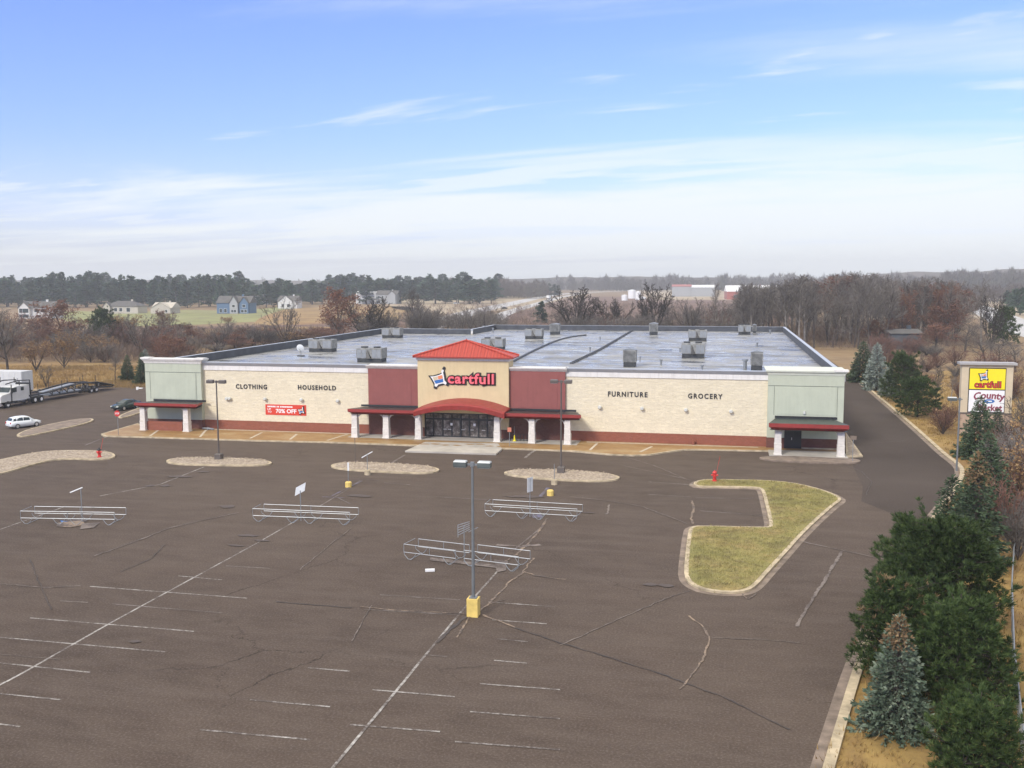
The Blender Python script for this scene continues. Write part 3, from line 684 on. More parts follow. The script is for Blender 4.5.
for k_, (x, y, a, b_) in enumerate([(320,357,3.2,1.2),(369,366,3,1),(405,343,4,1.5),(690,362,3,1.6),(628,370,2.4,.7),(600,368,3,.5),(560,345,4,2),(575,336,3,2.5),(700,345,2.2,1.2),(655,338,2.4,1.5),(740,338,3,1),(790,350,2.5,2),(760,346,1.5,2.5),(730,372,3,.5),(500,336,3,1.5),(535,345,2.4,1.3),(440,349,3,1.6),(270,350,2.5,1.2),(620,347,3,1.2),(665,350,1.6,3)]):
    c = G(x, y, 7.4); q_ = random.Random(k_); p_ = [(c.x+a*math.cos(t)*q_.uniform(.5,1.15), c.y+b_*math.sin(t)*q_.uniform(.4,1.2)) for t in [i*math.pi/9 for i in range(18)]]
    MB().sheet(p_, 7.404+k_*.0004).build('ponding_stain', 'pond', roof)
for (x, y, s) in [(256,352,.3),(300,352,.25),(484,331.5,.5),(493,332.5,.4),(590,351,.25),(680,352,.25),(640,360,.2),(757,347,.3),(702,371,.3),(661,365,.3),(424,333,.3),(770,334,.35),(600,340,.25),(465,345,.2),(445,351,.25),(745,369,.5)]:
    c = G(x, y, 7.4); MB().cyl(c.x, c.y, 7.38, 7.4+s*2.2, s*.45, 8).cyl(c.x, c.y, 7.4+s*2.0, 7.4+s*2.5, s*.7, 8).build('roof_vent', 'galv', roof)
# corner towers (sage green)
def sage_block(x0, x1, yf, yb, zt, left):
    p = MB().box(x0, x1, yf, yb, 1.28, zt).build('corner_block', 'sage', store)
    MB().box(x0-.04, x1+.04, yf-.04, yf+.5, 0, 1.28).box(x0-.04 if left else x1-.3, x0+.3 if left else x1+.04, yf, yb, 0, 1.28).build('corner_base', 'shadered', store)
    b = MB(); xs0, xs1 = x0, x1
    prof = [(.0,zt-.30),(.06,zt-.28),(.10,zt-.10),(.26,zt+.14),(.30,zt+.30)] if left else [(.0,zt-.22),(.05,zt-.2),(.10,zt+.0),(.24,zt+.12),(.28,zt+.28)]
    def ringat(o, z): return [(xs0-o,yf-o,z),(xs1+o,yf-o,z),(xs1+o,yb+o,z),(xs0-o,yb+o,z)]
    b.loft([ringat(o+.002, z) for o, z in prof]).build('cornice', 'cornice' if left else 'sagetrim', p)
    for (cx) in ((x0+.25, x1-.1) if left else (x1-.35,)): MB().cbox((cx, yf+.2, zt+.24), (1.3 if left else 1.5,1.1,.20)).build('cornice_corner', 'cornice', p)
    # reveals: shallow raised panels on the face
    b = MB(); b.box(x0+.8, x1-.8, yf-.03, yf, 3.9, zt-1.55); b.build('face_panel', 'sage', p)
    MB().box(x0+.02, x1-.02, yf-.02, yf, zt-1.42, zt-1.38).box(x0+.66,x0+.69,yf-.018,yf,3.8,zt-1.44).box(x1-.69,x1-.66,yf-.018,yf,3.8,zt-1.44).build('reveal_joint', 'sagedark', p)
    return p
sage_block(-71.2, -63.45, D-.55, D+.7, 8.62, True)
sage_block(4.9, 12.85, D-.55, D+4.5, 8.42, False)
# maroon piers beside the tower
for x0, x1 in ((-41.5,-35.2),(-24.1,-17.6)):
    p = MB().box(x0, x1, D-.35, D+1.2, 3.3, 8.12).build('pier', 'pier', store)
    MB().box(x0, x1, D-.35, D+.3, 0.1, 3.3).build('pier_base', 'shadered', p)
    cb = MB(); cb.loft([[(x0-.2 if x0 < -30 else x0,D-.35-o,z),(x1 if x0 < -30 else x1+.2,D-.35-o,z),(x1 if x0 < -30 else x1+.2,D+1.2,z),(x0-.2 if x0 < -30 else x0,D+1.2,z)] for o,z in ((.03,8.12),(.3,8.42),(.33,8.55))]); cb.build('cornice', 'cornice', p)
    MB().box(x0+.9, x1-.9, D-.38, D-.35, 3.9, 7.2).build('face_panel', 'pier', p)
# entrance tower
T0, T1, TF = -35.15, -24.15, D-.75
tw = MB().box(T0, T1, TF, D+1.8, 3.05, 9.25).box(T0, -34.4, TF, D, 1.25, 3.05).box(-25.75, T1, TF, D, 1.25, 3.05).build('entrance_tower', 'tower', store)
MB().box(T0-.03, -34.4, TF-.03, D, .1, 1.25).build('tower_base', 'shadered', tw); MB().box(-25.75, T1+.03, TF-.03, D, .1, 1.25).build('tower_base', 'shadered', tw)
MB().box(T0-.12, T1+.12, TF-.12, D+1.9, 9.25, 9.55).build('eave_band', 'cornice', tw)
ex0, ex1, ey0, ey1, ez = T0-.42, T1+.62, TF-.55, D+2.3, 9.56
ax, ay, az = (T0+T1)/2+.15, (ey0+ey1)/2, 11.5
hip = MB().add([(ex0,ey0,ez+.14),(ex1,ey0,ez+.14),(ex1,ey1,ez+.14),(ex0,ey1,ez+.14),(ax,ay,az)], [(0,1,4),(1,2,4),(2,3,4),(3,0,4)]).build('hip_roof', 'redtile', tw)
MB().box(ex0,ex1,ey0,ey1,ez,ez+.135).build('eave_fascia', 'fascia', hip)
b = MB()
for cx_0, cy_0 in ((ex0,ey0),(ex1,ey0),(ex1,ey1),(ex0,ey1)): b.tube([(cx_0,cy_0,ez+.2),(ax,ay,az+.06)], .12, 6)
for k in range(44):      # tile rolls of the front slope
    u = (k+.5)/44; X = ex0+(ex1-ex0)*u; tt = min((X-ex0)/(ax-ex0), (ex1-X)/(ex1-ax))
    b.tube([(X,ey0,ez+.17),(X,ey0+(ay-ey0)*tt,ez+.17+(az-ez-.14)*tt)], .035, 5)
b.build('hip_ridges', 'redtile', hip)
MB().cyl(ax, ay, az-.05, az+.25, .14, 8, .05).build('finial', 'fascia', hip)

# glazed entrance
gx0, gx1, gy = -34.4, -25.75, D-.45
ent = MB().box(gx0, gx1, gy, gy+.1, .16, 3.05).build('entrance_glazing', 'doorglass', store)
b = MB()
for x in (gx0+.06, -33.35, -32.2,-31.1,-30.0,-28.95,-27.85,-26.8,gx1-.06): b.box(x-.07, x+.07, gy-.1, gy-.002, .16, 2.98)
b.box(gx0, gx1, gy-.12, gy-.004, 2.18, 2.38); b.box(gx0, gx1, gy-.11, gy-.003, .16, .30); b.box(gx0, gx1, gy-.11, gy-.003, 2.9, 3.04)
b.box(-30.12,-29.88,gy-.14,gy,.16,3.0); b.build('door_frames', 'black', ent)
for x in (-31.9,-31.35,-29.7,-28.6,-27.2): MB().box(x-.2, x+.2, gy-.16, gy-.12, 1.05, 1.12).build('door_handle', 'chrome', ent)
for x in (-31.1,-28.3): MB().box(x-.14, x+.14, gy-.17, gy-.14, 1.55, 1.85).build('door_notice', 'white', ent)

# columns
def column(x, y, brackets, h=3.15, dirs=(1,-1)):
    c = MB().loft([[(x+sx*w_,y+sy*w_,z) for sx, sy in ((-1,-1),(1,-1),(1,1),(-1,1))] for w_, z in ((.42,.15),(.42,.26),(.37,.28),(.36,1.25),(.38,1.27),(.375,1.34),(.34,1.36),(.32,h))]).build('canopy_column', 'column', store)
    for sgn in brackets:
        p = [(x+sgn*(.24+.72*(1-math.cos(t))), y, 2.0+(h-.02-2.0)*math.sin(t)) for t in [i*math.pi/2/6 for i in range(7)]]
        b = MB(); b.tube([(q[0], q[1]-.02, q[2]) for q in p], .10, 6); b.build('bracket', 'column', c)
for x, y, br in ((-42.3,106.45,(1,)),(-38.45,106.6,(1,-1)),(-34.5,106.6,(-1,)),(-25.1,106.7,(1,)),(-21.0,106.5,(1,-1)),(-16.9,106.4,(-1,))): column(x, y, br, 3.0)
column(-70.2,106.45,(1,),3.1); column(-64.3,106.5,(-1,),3.1); column(5.85,104.5,(1,),2.95); column(12.2,104.5,(-1,),2.95)
MB().box(-69.9,-65.0,106.5,106.85,.15,1.28).build('low_brick_wall', 'brickred', store)
# straight canopies: sloping top, red fascia with chamfered ends
def canopy(x0, x1, yf, yb, zf0, zf1, zb, endl=True, endr=True, topmat='canopytop', name='canopy'):
    c = MB()
    el, er = (.9 if endl else 0), (.9 if endr else 0)
    c.add([(x0,yf,zf1),(x1,yf,zf1),(x1-er,yb,zb),(x0+el,yb,zb)], [(0,1,2,3)])
    c.add([(x0+el*.1,yf+.1,zf0+.02),(x1-er*.1,yf+.1,zf0+.02),(x1-er,yb,zf0+.02),(x0+el,yb,zf0+.02)], [(3,2,1,0)])
    cc = c.build(name, topmat, store)
    f = MB(); ce = .55
    rings = []
    P = [(x0+(.9 if endl else 0), yb), (x0, yf), (x1, yf), (x1-(.9 if endr else 0), yb)]
    Q = [(x0+(.9 if endl else 0)+ (ce if endl else 0), yb), (x0+(ce if endl else 0), yf+.35), (x1-(ce if endr else 0), yf+.35), (x1-(.9 if endr else 0)-(ce if endr else 0), yb)]
    for i in range(3):
        if i == 0 and not endl or i == 2 and not endr: continue
        a, b2 = P[i], P[i+1]; a2, b3 = Q[i], Q[i+1]; zm = zf0+(zf1-zf0)*.45
        za = zb if i == 0 else zf1; zb_ = zb if i == 2 else zf1
        f.add([(a2[0],a2[1],zf0),(b3[0],b3[1],zf0),(b2[0],b2[1],zm),(a[0],a[1],zm)], [(0,1,2,3)])
        f.add([(a[0],a[1],zm),(b2[0],b2[1],zm),(b2[0],b2[1],zb_+.004),(a[0],a[1],za+.004)], [(0,1,2,3)])
    f.build('fascia', 'fascia', cc)
    return cc
c1 = canopy(-42.95, -34.6, 105.75, D-.36, 2.98, 3.60, 3.46, True, False, 'darktop')
c2 = canopy(-24.7, -15.3, 105.75, D-.36, 2.98, 3.60, 3.46, False, True, 'darktop')
c3 = canopy(-71.0, -62.45, 105.7, D-.56, 3.08, 3.66, 3.52, topmat='darktop')
c4 = canopy(4.85, 12.85, 103.5, D-.56, 2.86, 3.60, 3.42, topmat='sagedark')
for cc, a, b_, yy, z in ((c1,-42.4,-35.2,D-.37,3.62),(c2,-24.1,-16.3,D-.37,3.62),(c3,-70.1,-62.85,D-.57,3.66),(c4,5.7,12.2,D-.57,3.58)):
    MB().box(a, b_, yy-.10, yy, z-.1, z+.14).build('wall_flashing', 'black', cc)
# arched canopy over the doors
def archz(x, h0, h1):
    u = (x-ax-.2)/5.45; return h0+(h1-h0)*(1-u*u)
b = MB(); bt = MB(); n = 20; xs = [ax+.2-5.35+10.7*i/n for i in range(n+1)]
fr = [[(x,105.15,archz(x,2.98,3.88)),(x,105.05,archz(x,3.50,4.40)),(x,105.35,archz(x,3.66,4.58)),(x,105.75,archz(x,2.98,3.88))] for x in xs]
b.loft(fr); arch = b.build('arched_canopy', 'fascia', store)
bt.loft([[(x,105.36,archz(x,3.69,4.56)),(x,TF-.01,archz(x,3.78,4.86)),(x,TF-.01,archz(x,3.6,4.7)),(x,105.36,archz(x,3.45,4.3))] for x in xs]).build('arched_roof', 'fascia', arch)

# service door in the right canopy
dr = MB().box(6.75,8.55,D-.62,D-.56,.16,2.75).build('service_door', 'black', store)
MB().box(6.9,7.6,D-.66,D-.62,.4,2.55).box(7.7,8.4,D-.66,D-.62,.4,2.55).build('door_leaf', 'black', dr); MB().box(7.5,7.56,D-.72,D-.66,1.1,1.35).build('handle', 'chrome', dr)
MB().box(8.6, 12.9, D-.75, D-.60, 0, .30).build('bench_ledge', 'kerb', store)

# lettering
for body, a, c_, zc in (('CLOTHING',-59.02,-54.84,5.56),('HOUSEHOLD',-50.73,-45.77,5.62),('FURNITURE',-12.71,-8.24,5.64),('GROCERY',-3.73,.05,5.62)):
    wall_text(body, (a+c_)/2, zc, D-.01, c_-a, .58, .05, .026, space=1.28).build('wall_sign', 'black', store)
SZ, SX = 7.16, -28.62
sg = wall_text('cartfull', SX, SZ, TF-.06, 5.45, 1.12, .05, .125, ref=True, space=1.1).build('store_name_sign', 'black', store)
wall_text('cartfull', SX, SZ, TF-.16, 5.45, 1.12, .05, .036, ref=True, space=1.1).build('sign_letter_sides', 'signred', sg)
wall_text('cartfull', SX, SZ, TF-.26, 5.45, 1.12, .03, .016, ref=True, space=1.1).build('sign_letter_faces', 'signpink', sg)
def emblem(cx, cz, Y, s, parent, rot=.28):
    ca, sa = math.cos(rot), math.sin(rot)
    def P(pts): return [(cx+(x*ca-z*sa)*s, cz+(x*sa+z*ca)*s) for x, z in pts]
    def plate(pts, y0, y1, mat, name):
        p = P(pts); n_ = len(p); b = MB(); b.add([(x,y0,z) for x,z in p]+[(x,y1,z) for x,z in p], [tuple(range(n_)), tuple(range(2*n_-1,n_-1,-1))]+[(i,n_+i,n_+(i+1)%n_,(i+1)%n_) for i in range(n_)])
        return b.build(name, mat, parent)
    body = [(-1,.62),(-.5,.52),(.2,.55),(.62,.62),(.66,1.0),(.86,1.16),(1.0,1.05),(.98,.86),(.86,.84),(.84,.3),(.78,-.3),(1.0,-.72),(.78,-.92),(.5,-.66),(-.2,-.66),(-.5,-.92),(-.74,-.78),(-.66,-.4),(-.82,.2)]
    big = [(x*1.3, z*1.3) for x, z in body]
    plate(big, Y-.10, Y, 'black', 'emblem_outline'); plate(body, Y-.15, Y-.101, 'white', 'emblem_body')
    plate([(-.72,.45),(-.05,.42),(-.1,-.05),(-.62,-.02)], Y-.18, Y-.151, 'signtan', 'emblem_panel')
    plate([(-.62,-.06),(.62,-.06),(.56,-.48),(-.5,-.48)], Y-.185, Y-.151, 'signblue', 'emblem_panel'); plate([(.0,.42),(.64,.46),(.62,.0),(.0,.0)], Y-.18, Y-.151, 'signorange', 'emblem_panel')
emblem(-32.55, 7.02, TF-.01, .88, sg, .24)
# wall lamps
for i, (x, y) in enumerate(((227.5,398.5),(230.3,398.5),(265.8,398.8),(302,399.6),(338.3,400.8),(600,407),(642.3,408.3),(686,409.8),(731,411.3))):
    c = W(x, y, D); l = MB().loft([[(c.x+r*math.cos(t), D-d, c.z+r*math.sin(t)) for t in [k*math.pi/4 for k in range(8)]] for r, d in ((.12,-.01),(.20,.1),(.24,.28),(.14,.42))]).build('wall_lamp', 'lens', store)
c = W(471,406.5,D); 
MB().box(-72.6,-72.0,D-.2,D+.1,5.0,5.1).cyl(-72.7,D-.05,4.85,5.2,.16,8).build('side_lamp', 'white', store)
MB().cyl(8.8, D-.62, 4.0, 4.3, .14, 8).build('canopy_lamp', 'lens', store)
MB().cyl(-3.05, D-.35, .15, .55, .16, 8).cyl(-3.05, D-.35, .55, .8, .10, 8).cbox((-3.05,D-.35,.5),(.5,.16,.16)).build('standpipe', 'brickred', store)
MB().tube([(-63.2,108.2,.3),(-62.4,108.0,.35),(-61.6,108.0,.28)], .13, 7).cyl(-62.4,108.0,.15,.5,.12,8).build('gas_meter', 'galv', store)
# ================================================================== ROOFTOP UNITS
def hvac(x0, x1, ypix, h, dep, label, tall=False, grp='rooftop units on the flat roof'):
    a, b_ = G(x0, ypix, 7.4), G(x1, ypix+ (x1-x0)*.012, 7.4); wd = (b_.x-a.x)*.98; cx, cy = (a.x+b_.x)/2, (a.y+b_.y)/2+dep/2
    r = empty('rooftop_unit', (cx, cy, 7.41), label, 'rooftop unit', grp)
    x0, x1, y0, y1 = cx-wd/2, cx+wd/2, cy-dep/2, cy+dep/2
    z0 = 7.42+h*.28
    MB().box(x0+.08, x1-.08, y0+.08, y1-.08, 7.42, z0).build('curb_frame', 'grille', r)
    cab = MB().box(x0, x1, y0, y1, z0, z0+h*.72).build('cabinet', 'hvac', r)
    if tall:
        MB().add([(x0-.06,y0-.06,z0+h*.72),(x1+.06,y0-.06,z0+h*.72),(x1+.06,y1,z0+h*.72),(x0-.06,y1,z0+h*.72),((x0+x1)/2,y0-.06,z0+h*.82),((x0+x1)/2,y1,z0+h*.82)], [(0,1,4),(1,2,5,4),(2,3,5),(3,0,4,5)]).build('hood', 'galv', r)
        b = MB(); n = 9
        for k in range(n): zz_ = z0+.1+(h*.62)*k/n; b.box(x0+.1, x1-.1, y0-.03, y0-.003, zz_, zz_+.05)
        b.build('louvre', 'grille', cab)
    else:
        w_ = x1-x0
        # wedge shaped intake hood, service panels, fans
        MB().add([(x0+w_*.42,y0-.003,z0+.05),(x0+w_*.60,y0-.003,z0+.05),(x0+w_*.44,y0-.003,z0+h*.62)], [(0,1,2)]).add([(x0+w_*.42,y0-.45,z0+.05),(x0+w_*.60,y0-.45,z0+.05),(x0+w_*.44,y0-.01,z0+h*.62)], [(0,1,2)]).build('intake_hood', 'black', cab)
        for u0, u1 in ((.03,.2),(.22,.39),(.63,.8),(.82,.97)): MB().box(x0+w_*u0, x0+w_*u1, y0-.035, y0-.002, z0+.1, z0+h*.6).build('service_panel', 'galv', cab)
        for u in (.22,.72): MB().cyl(x0+w_*u, cy, z0+h*.72, z0+h*.72+.18, min(.5,dep*.32), 12).build('fan', 'grille', cab)
    return r
hvac(308,332,352,1.95,2.3,'grey rooftop unit at the left, behind the satellite dish')
hvac(356,382,362.5,1.95,2.3,'grey rooftop unit just behind the parapet left of the maroon pier')
hvac(381.5,400,338,1.9,2.2,'grey rooftop unit against the back parapet at the left corner')
hvac(481,503,350,1.8,2.2,'grey rooftop unit partly hidden behind the right slope of the red tiled roof')
hvac(524.5,542,339,1.9,2.2,'wide grey rooftop unit in the middle of the far roof beside a small square one')
hvac(549.5,559,334.5,2.1,2.0,'small square rooftop unit at the far middle of the roof', True)
hvac(649,657.5,335,2.3,2.0,'narrow rooftop unit by the back parapet, between two wide units', True)
hvac(688,707,341,2.0,2.2,'grey rooftop unit directly beyond the widest right hand unit')
hvac(681,705,358,2.1,2.6,'grey rooftop unit on legs with ducts either side, right half of the roof')
hvac(622.5,636,367,2.2,1.6,'tall louvred rooftop hood behind the parapet above the word FURNITURE', True)
hvac(750.5,763,370.5,2.25,1.6,'tall louvred rooftop hood beside the right sage corner block', True)
hvac(738,751,334.5,1.9,2.0,'grey rooftop unit near the back right corner of the roof')
hvac(752.5,756.5,333,1.7,.9,'small white rooftop cabinet at the back right corner', True)
c = G(301,356,7.4)
ds = empty('satellite_dish', (c.x,c.y,7.41), 'white satellite dish on the left part of the store roof', 'satellite dish')
b = MB(); rings = [[(c.x+r*math.cos(t), c.y-.25+.5*r*r*.6-.3*r*math.sin(t), 8.6+r*.95*math.sin(t)) for t in [k*math.pi/8 for k in range(16)]] for r in (.02,.35,.6)]
b.loft(rings, False).build('dish', 'whiteplate', ds); MB().tube([(c.x,c.y,7.42),(c.x,c.y+.02,8.5)], .05, 6).tube([(c.x,c.y-.1,8.2),(c.x,c.y-.75,8.55)], .03, 5).build('mast', 'galv', ds); MB().box(c.x-.5,c.x+.5,c.y-.3,c.y+.3,7.41,7.5).build('base', 'grille', ds)

# ================================================================== LIGHT POLES
def light_pole(base, h, label, style, heads=(1,-1), yaw=0., basekind='dark', hw=.72):
    r = empty('light_pole', (base.x, base.y, base.z), label, 'light pole', 'parking lot light poles')
    x, y, z = base
    if basekind == 'yellow':
        b = MB().cbox((x,y,z), (.62,.62,1.02)); pb = b.build('concrete_base', 'yellowbase', r); MB().cbox((x,y,z+1.02), (.42,.42,.05)).build('base_plate', 'greypole', r); zb = z+1.02
    elif basekind == 'dark':
        MB().loft([[(x+a*s_,y+b_*s_,zz_) for a,b_ in ((-1,-1),(1,-1),(1,1),(-1,1))] for s_, zz_ in ((.34,z),(.34,z+.5),(.25,z+.6))]).build('concrete_base', 'bronze', r); zb = z+.55
    else: zb = z
    pm = 'greypole' if style == 'grey' else 'bronze'
    MB().tube([(x,y,zb),(x,y,z+h-.15)], [.095,.065], 10).build('pole', pm, r)
    ca, sa = math.cos(yaw), math.sin(yaw)
    MB().cbox((x,y,z+h-.28), (abs(.9) if len(heads)>1 else .5,.09,.09), yaw).cbox((x,y,z+h-.35), (.2,.2,.26), yaw).build('bracket', pm, r)
    for s_ in heads:
        cx, cy = x+ca*s_*.68, y+sa*s_*.68
        def rg(a, b_, zz_): return [(cx+(p*a)*ca-(q*b_)*sa, cy+(p*a)*sa+(q*b_)*ca, zz_) for p, q in ((-.5,-.5),(.5,-.5),(.5,.5),(-.5,.5))]
        hd = MB().loft([rg(hw*.98,.40,z+h-.38),rg(hw,.42,z+h-.30),rg(hw,.42,z+h-.10)]).build('lamp_head', 'lamp_head' if style=='grey' else 'bronze', r)
        MB().loft([rg(hw*1.0,.43,z+h-.098),rg(hw*.9,.36,z+h-.03)]).build('lamp_cover', 'lamp_top' if style=='grey' else 'bronze', hd)
        MB().loft([rg(hw*.8,.34,z+h-.40),rg(hw*.8,.34,z+h-.383)]).build('lens', 'lens', hd)
    return r
light_pole(G(473.5,615.5), 8.75, 'tall grey light pole on a yellow concrete block, nearest to the camera', 'grey', basekind='yellow')
light_pole(G(219,459,.16), 8.3, 'brown twin headed light pole on the rocky island in front of CLOTHING', 'bronze')
light_pole(G(561,472.5,.16), 9.0, 'twin headed light pole on the rocky island in front of the right maroon pier', 'bronze2')
light_pole(G(956.5,471), 7.25, 'single headed light pole beside the side drive, left of the roadside sign', 'grey', heads=(-1,), basekind='none', hw=.8)

# ================================================================== CART CORRALS
def corral_half(px0, px1, wdt, cbuild, rail, L_):
    pass
def corral(a, b_, label, sign=(0.45, 2.7, 'plate'), shift=0.):
    """a, b_: ground spots of the two ends (front rail)"""
    a, b_ = Vector(a), Vector(b_); d = (b_-a); Ln = d.length; d.normalize(); q = Vector((-d.y, d.x, 0))
    mid = (a+b_)/2
    r = empty('cart_corral', (mid.x, mid.y, 0), label, 'cart corral', 'cart corrals of galvanised tube')
    brk = shift > 0
    spans = ((0,.47),(.53,1)) if brk else ((0,1),)
    rail = MB()
    for half, (u0, u1) in enumerate(spans):
        for side in (0, 1):
            off = q*(side*1.55+(shift if half else 0)); tr_ = .0 if side == 0 else .03
            p0 = a+d*Ln*(u0+tr_)+off; p1 = a+d*Ln*min(1.02,u1+tr_)+off
            for z in (.48,1.02): rail.tube([p0+Vector((0,0,z)), p1+Vector((0,0,z))], .026, 5)
            for w_ in (0,.5,1): p = p0.lerp(p1, w_); rail.tube([p+Vector((0,0,.48)), p+Vector((0,0,1.02))], .022, 5)
    rail.build('rails', 'galv', r)
    feet = [(0,1),(.47,-1),(.53,1),(1,-1)]
    for u, s_ in feet:
        p0 = a+d*Ln*u+q*(shift if u > .5 else 0); p1 = p0+q*1.55
        b = MB()
        for pp, o in ((p0, -1), (p1, 1)):
            b.tube([pp+Vector((0,0,.48)), pp+d*s_*.05+Vector((0,0,.30)), pp+d*s_*.35+q*o*.05+Vector((0,0,.05)), pp+d*s_*.55+Vector((0,0,.03)), pp+d*s_*.72+Vector((0,0,.16)), pp+d*s_*.95+Vector((0,0,.48))], .024, 5)
        b.tube([p0+d*s_*.5+Vector((0,0,.03)), p1+d*s_*.5+Vector((0,0,.03))], .022, 5)
        if u == 0: b.tube([p0+Vector((0,0,1.02)), p1+Vector((0,0,1.02))], .022, 5)
        b.build('foot_frame', 'galv', r)
    u, h, kind = sign
    c = a+d*Ln*u+q*.78
    MB().tube([c+Vector((0,0,0)), c+Vector((0,0,h-.1))], .035, 6).build('sign_post', 'galv', r)
    if kind == 'plate':
        b = MB()
        n1 = Vector((.75,.35,.42)).normalized(); n2 = Vector((0.12,.1,1)).normalized()
        p = c+Vector((0,0,h)); w_, h_ = .42, .33
        b.add([p-n1*w_-n2*h_, p+n1*w_-n2*h_, p+n1*w_+n2*h_, p-n1*w_+n2*h_, p-n1*w_-n2*h_+Vector((0,.03,0)), p+n1*w_-n2*h_+Vector((0,.03,0)), p+n1*w_+n2*h_+Vector((0,.03,0)), p-n1*w_+n2*h_+Vector((0,.03,0))], [(0,1,2,3),(7,6,5,4),(0,4,5,1),(1,5,6,2),(2,6,7,3),(3,7,4,0)])
        b.build('sign_plate', 'whiteplate', r)
    elif kind == 'bar':
        MB().tube([c+Vector((-.95,0,h-.45)), c+Vector((0,.2,h-.05))], .05, 5).build('broken_sign_arm', 'whiteplate', r)
    elif kind == 'edge':
        MB().loft([[(c.x+x_, c.y+y_, z) for x_, y_ in ((-.16,-.3),(.16,.3),(.18,.29),(-.14,-.31))] for z in (h-1.15,h)]).build('sign_plate', 'whiteplate', r)
    else:
        b = MB()
        for i in range(5): b.tube([c+Vector((-.42,-.05,h-.75+i*.17)), c+Vector((.35,.1,h-.35+i*.13))], .03, 4)
        b.tube([c+Vector((-.42,0,h-.9)), c+Vector((-.42,0,h-.1))], .03, 4).tube([c+Vector((.3,0,h-.5)), c+Vector((.95,0,h-.15))], .025, 4); b.build('empty_sign_frame', 'galv', r)
    return r
co1 = corral(G(21,524), G(115,525.5), 'galvanised cart corral with a broken sign arm, farthest left in the lot', (.60,2.75,'bar'))
co2 = corral(G(253,521.5), G(350,525.5), 'galvanised cart corral with a tilted white sign plate, in front of the left maroon pier', (.46,2.5,'plate'))
co3 = corral(G(485,516.5), G(577,522), 'galvanised cart corral with a white plate seen edge on, right of the near light pole', (.47,3.15,'edge'))
co4 = corral(G(404,559), G(517,573.5), 'buckled cart corral with an empty sign frame, crossed by the near light pole', (.50,2.6,'frame'), .25)
# blue paint and rubble under the corrals
structure(MB().sheet(px([(60,521),(76,519),(78,523),(64,524.5)]), .03).build('blue_paint_patch', 'signblue')); structure(MB().sheet(px([(530,514.5),(541,513.5),(543,518),(533,518.5)]), .03).build('blue_paint_patch', 'blue_paint'))
for pl, nm in (([(58,523),(82,521),(86,525),(70,528),(56,527)],'crack_tan'),([(494,560),(508,562),(506,571),(497,573)],'crack_pale'),([(82,524),(100,523),(94,528),(80,530)],'crack_pale'),([(430,558),(500,566),(500,569),(430,561)],'crack_pale')):
    LZ[0] += .0005; structure(MB().sheet(px(pl), LZ[0]).build('rubble_patch', nm))
c = G(430,571.5); tag(MB().cbox((c.x,c.y,.02), (.6,.22,.14), .35).build('litter', 'white'), 'white piece of litter on the asphalt below the buckled cart corral', 'litter')
recenter(bpy.data.objects['litter'], (c.x,c.y,0))

# ================================================================== SMALL SIGNS, HYDRANTS
def sign_post(base, h, label, cat, base_mat=None, plate=None, pname='sign_post', rad=.035, post='galv'):
    x, y, z = base; r = empty(pname, tuple(base), label, cat)
    if base_mat: MB().loft([[(x+rr_*math.cos(t), y+rr_*math.sin(t), zz_) for t in [k*math.pi/5 for k in range(10)]] for rr_, zz_ in ((.30,z),(.30,z+.42),(.22,z+.50))]).build('concrete_base', base_mat, r)
    if h: MB().tube([(x,y,z+(.3 if base_mat else 0)),(x,y,z+h)], rad, 6).build('post', post, r)
    if plate: plate(x, y, z+h, r)
    return r
def arm_plate(x, y, z, r): MB().tube([(x-.55,y,z-.35),(x+.5,y+.1,z+.25)], .05, 5).build('broken_sign_arm', 'whiteplate', r)
def narrow_plate(x, y, z, r): MB().box(x-.04,x+.10,y-.05,y-.03,z-.75,z).build('sign_plate', 'whiteplate', r)
def stop_plate(x, y, z, r):
    o = [( .38*math.cos(math.pi/8+k*math.pi/4), .38*math.sin(math.pi/8+k*math.pi/4)) for k in range(8)]
    b = MB(); b.add([(x+p,y-.07,z-.35+q) for p,q in o]+[(x+p,y-.04,z-.35+q) for p,q in o], [tuple(range(8)), tuple(range(15,7,-1))]+[(k,8+k,8+(k+1)%8,(k+1)%8) for k in range(8)]); p_ = b.build('stop_plate', 'red', r)
    wall_text('STOP', x, z-.35, y-.075, .56, .22, .004, .02).build('stop_letters', 'white', p_)
sign_post(G(348.5,487), 2.25, 'thin post with a narrow plate on a yellow base, between island and second corral', 'sign post', 'yellowbase', narrow_plate)
sign_post(G(367.5,474.8), 2.0, 'post with a slanting broken sign arm on a cream base at the island edge', 'sign post', 'kerb', arm_plate)
sign_post(G(554.3,484.5), 1.9, 'grey post on a pale base, just in front of the right rocky island', 'sign post', 'kerb')
sign_post(G(550.3,495.5), 0, 'bare yellow concrete sign base without a post, right of the edge-on sign plate', 'sign base', 'yellowbase', pname='yellow_block')
sign_post(G(355.3,463,.16), 2.6, 'thin dark post standing on the middle rocky island', 'post', None, None, rad=.03, post='bronze')
sign_post(G(118.5,436), 3.1, 'red stop sign on a thin post left of the sidewalk end', 'stop sign', None, stop_plate, 'stop_sign')
def small_plate(x, y, z, r): MB().box(x-.22,x+.22,y-.05,y-.03,z-.5,z).build('sign_plate', 'orange', r)
sign_post(G(509.5,446,.17), 2.1, 'thin post with a small orange plate beside the right entrance column', 'sign post', None, small_plate)
sign_post(G(852.5,461,.16), 2.6, 'pink and white plate on a thin post at the right end of the corner slab', 'sign post', None, lambda x,y,z,r: MB().box(x-.3,x+.3,y-.05,y-.03,z-.4,z).build('sign_plate','kerb_pink',r))
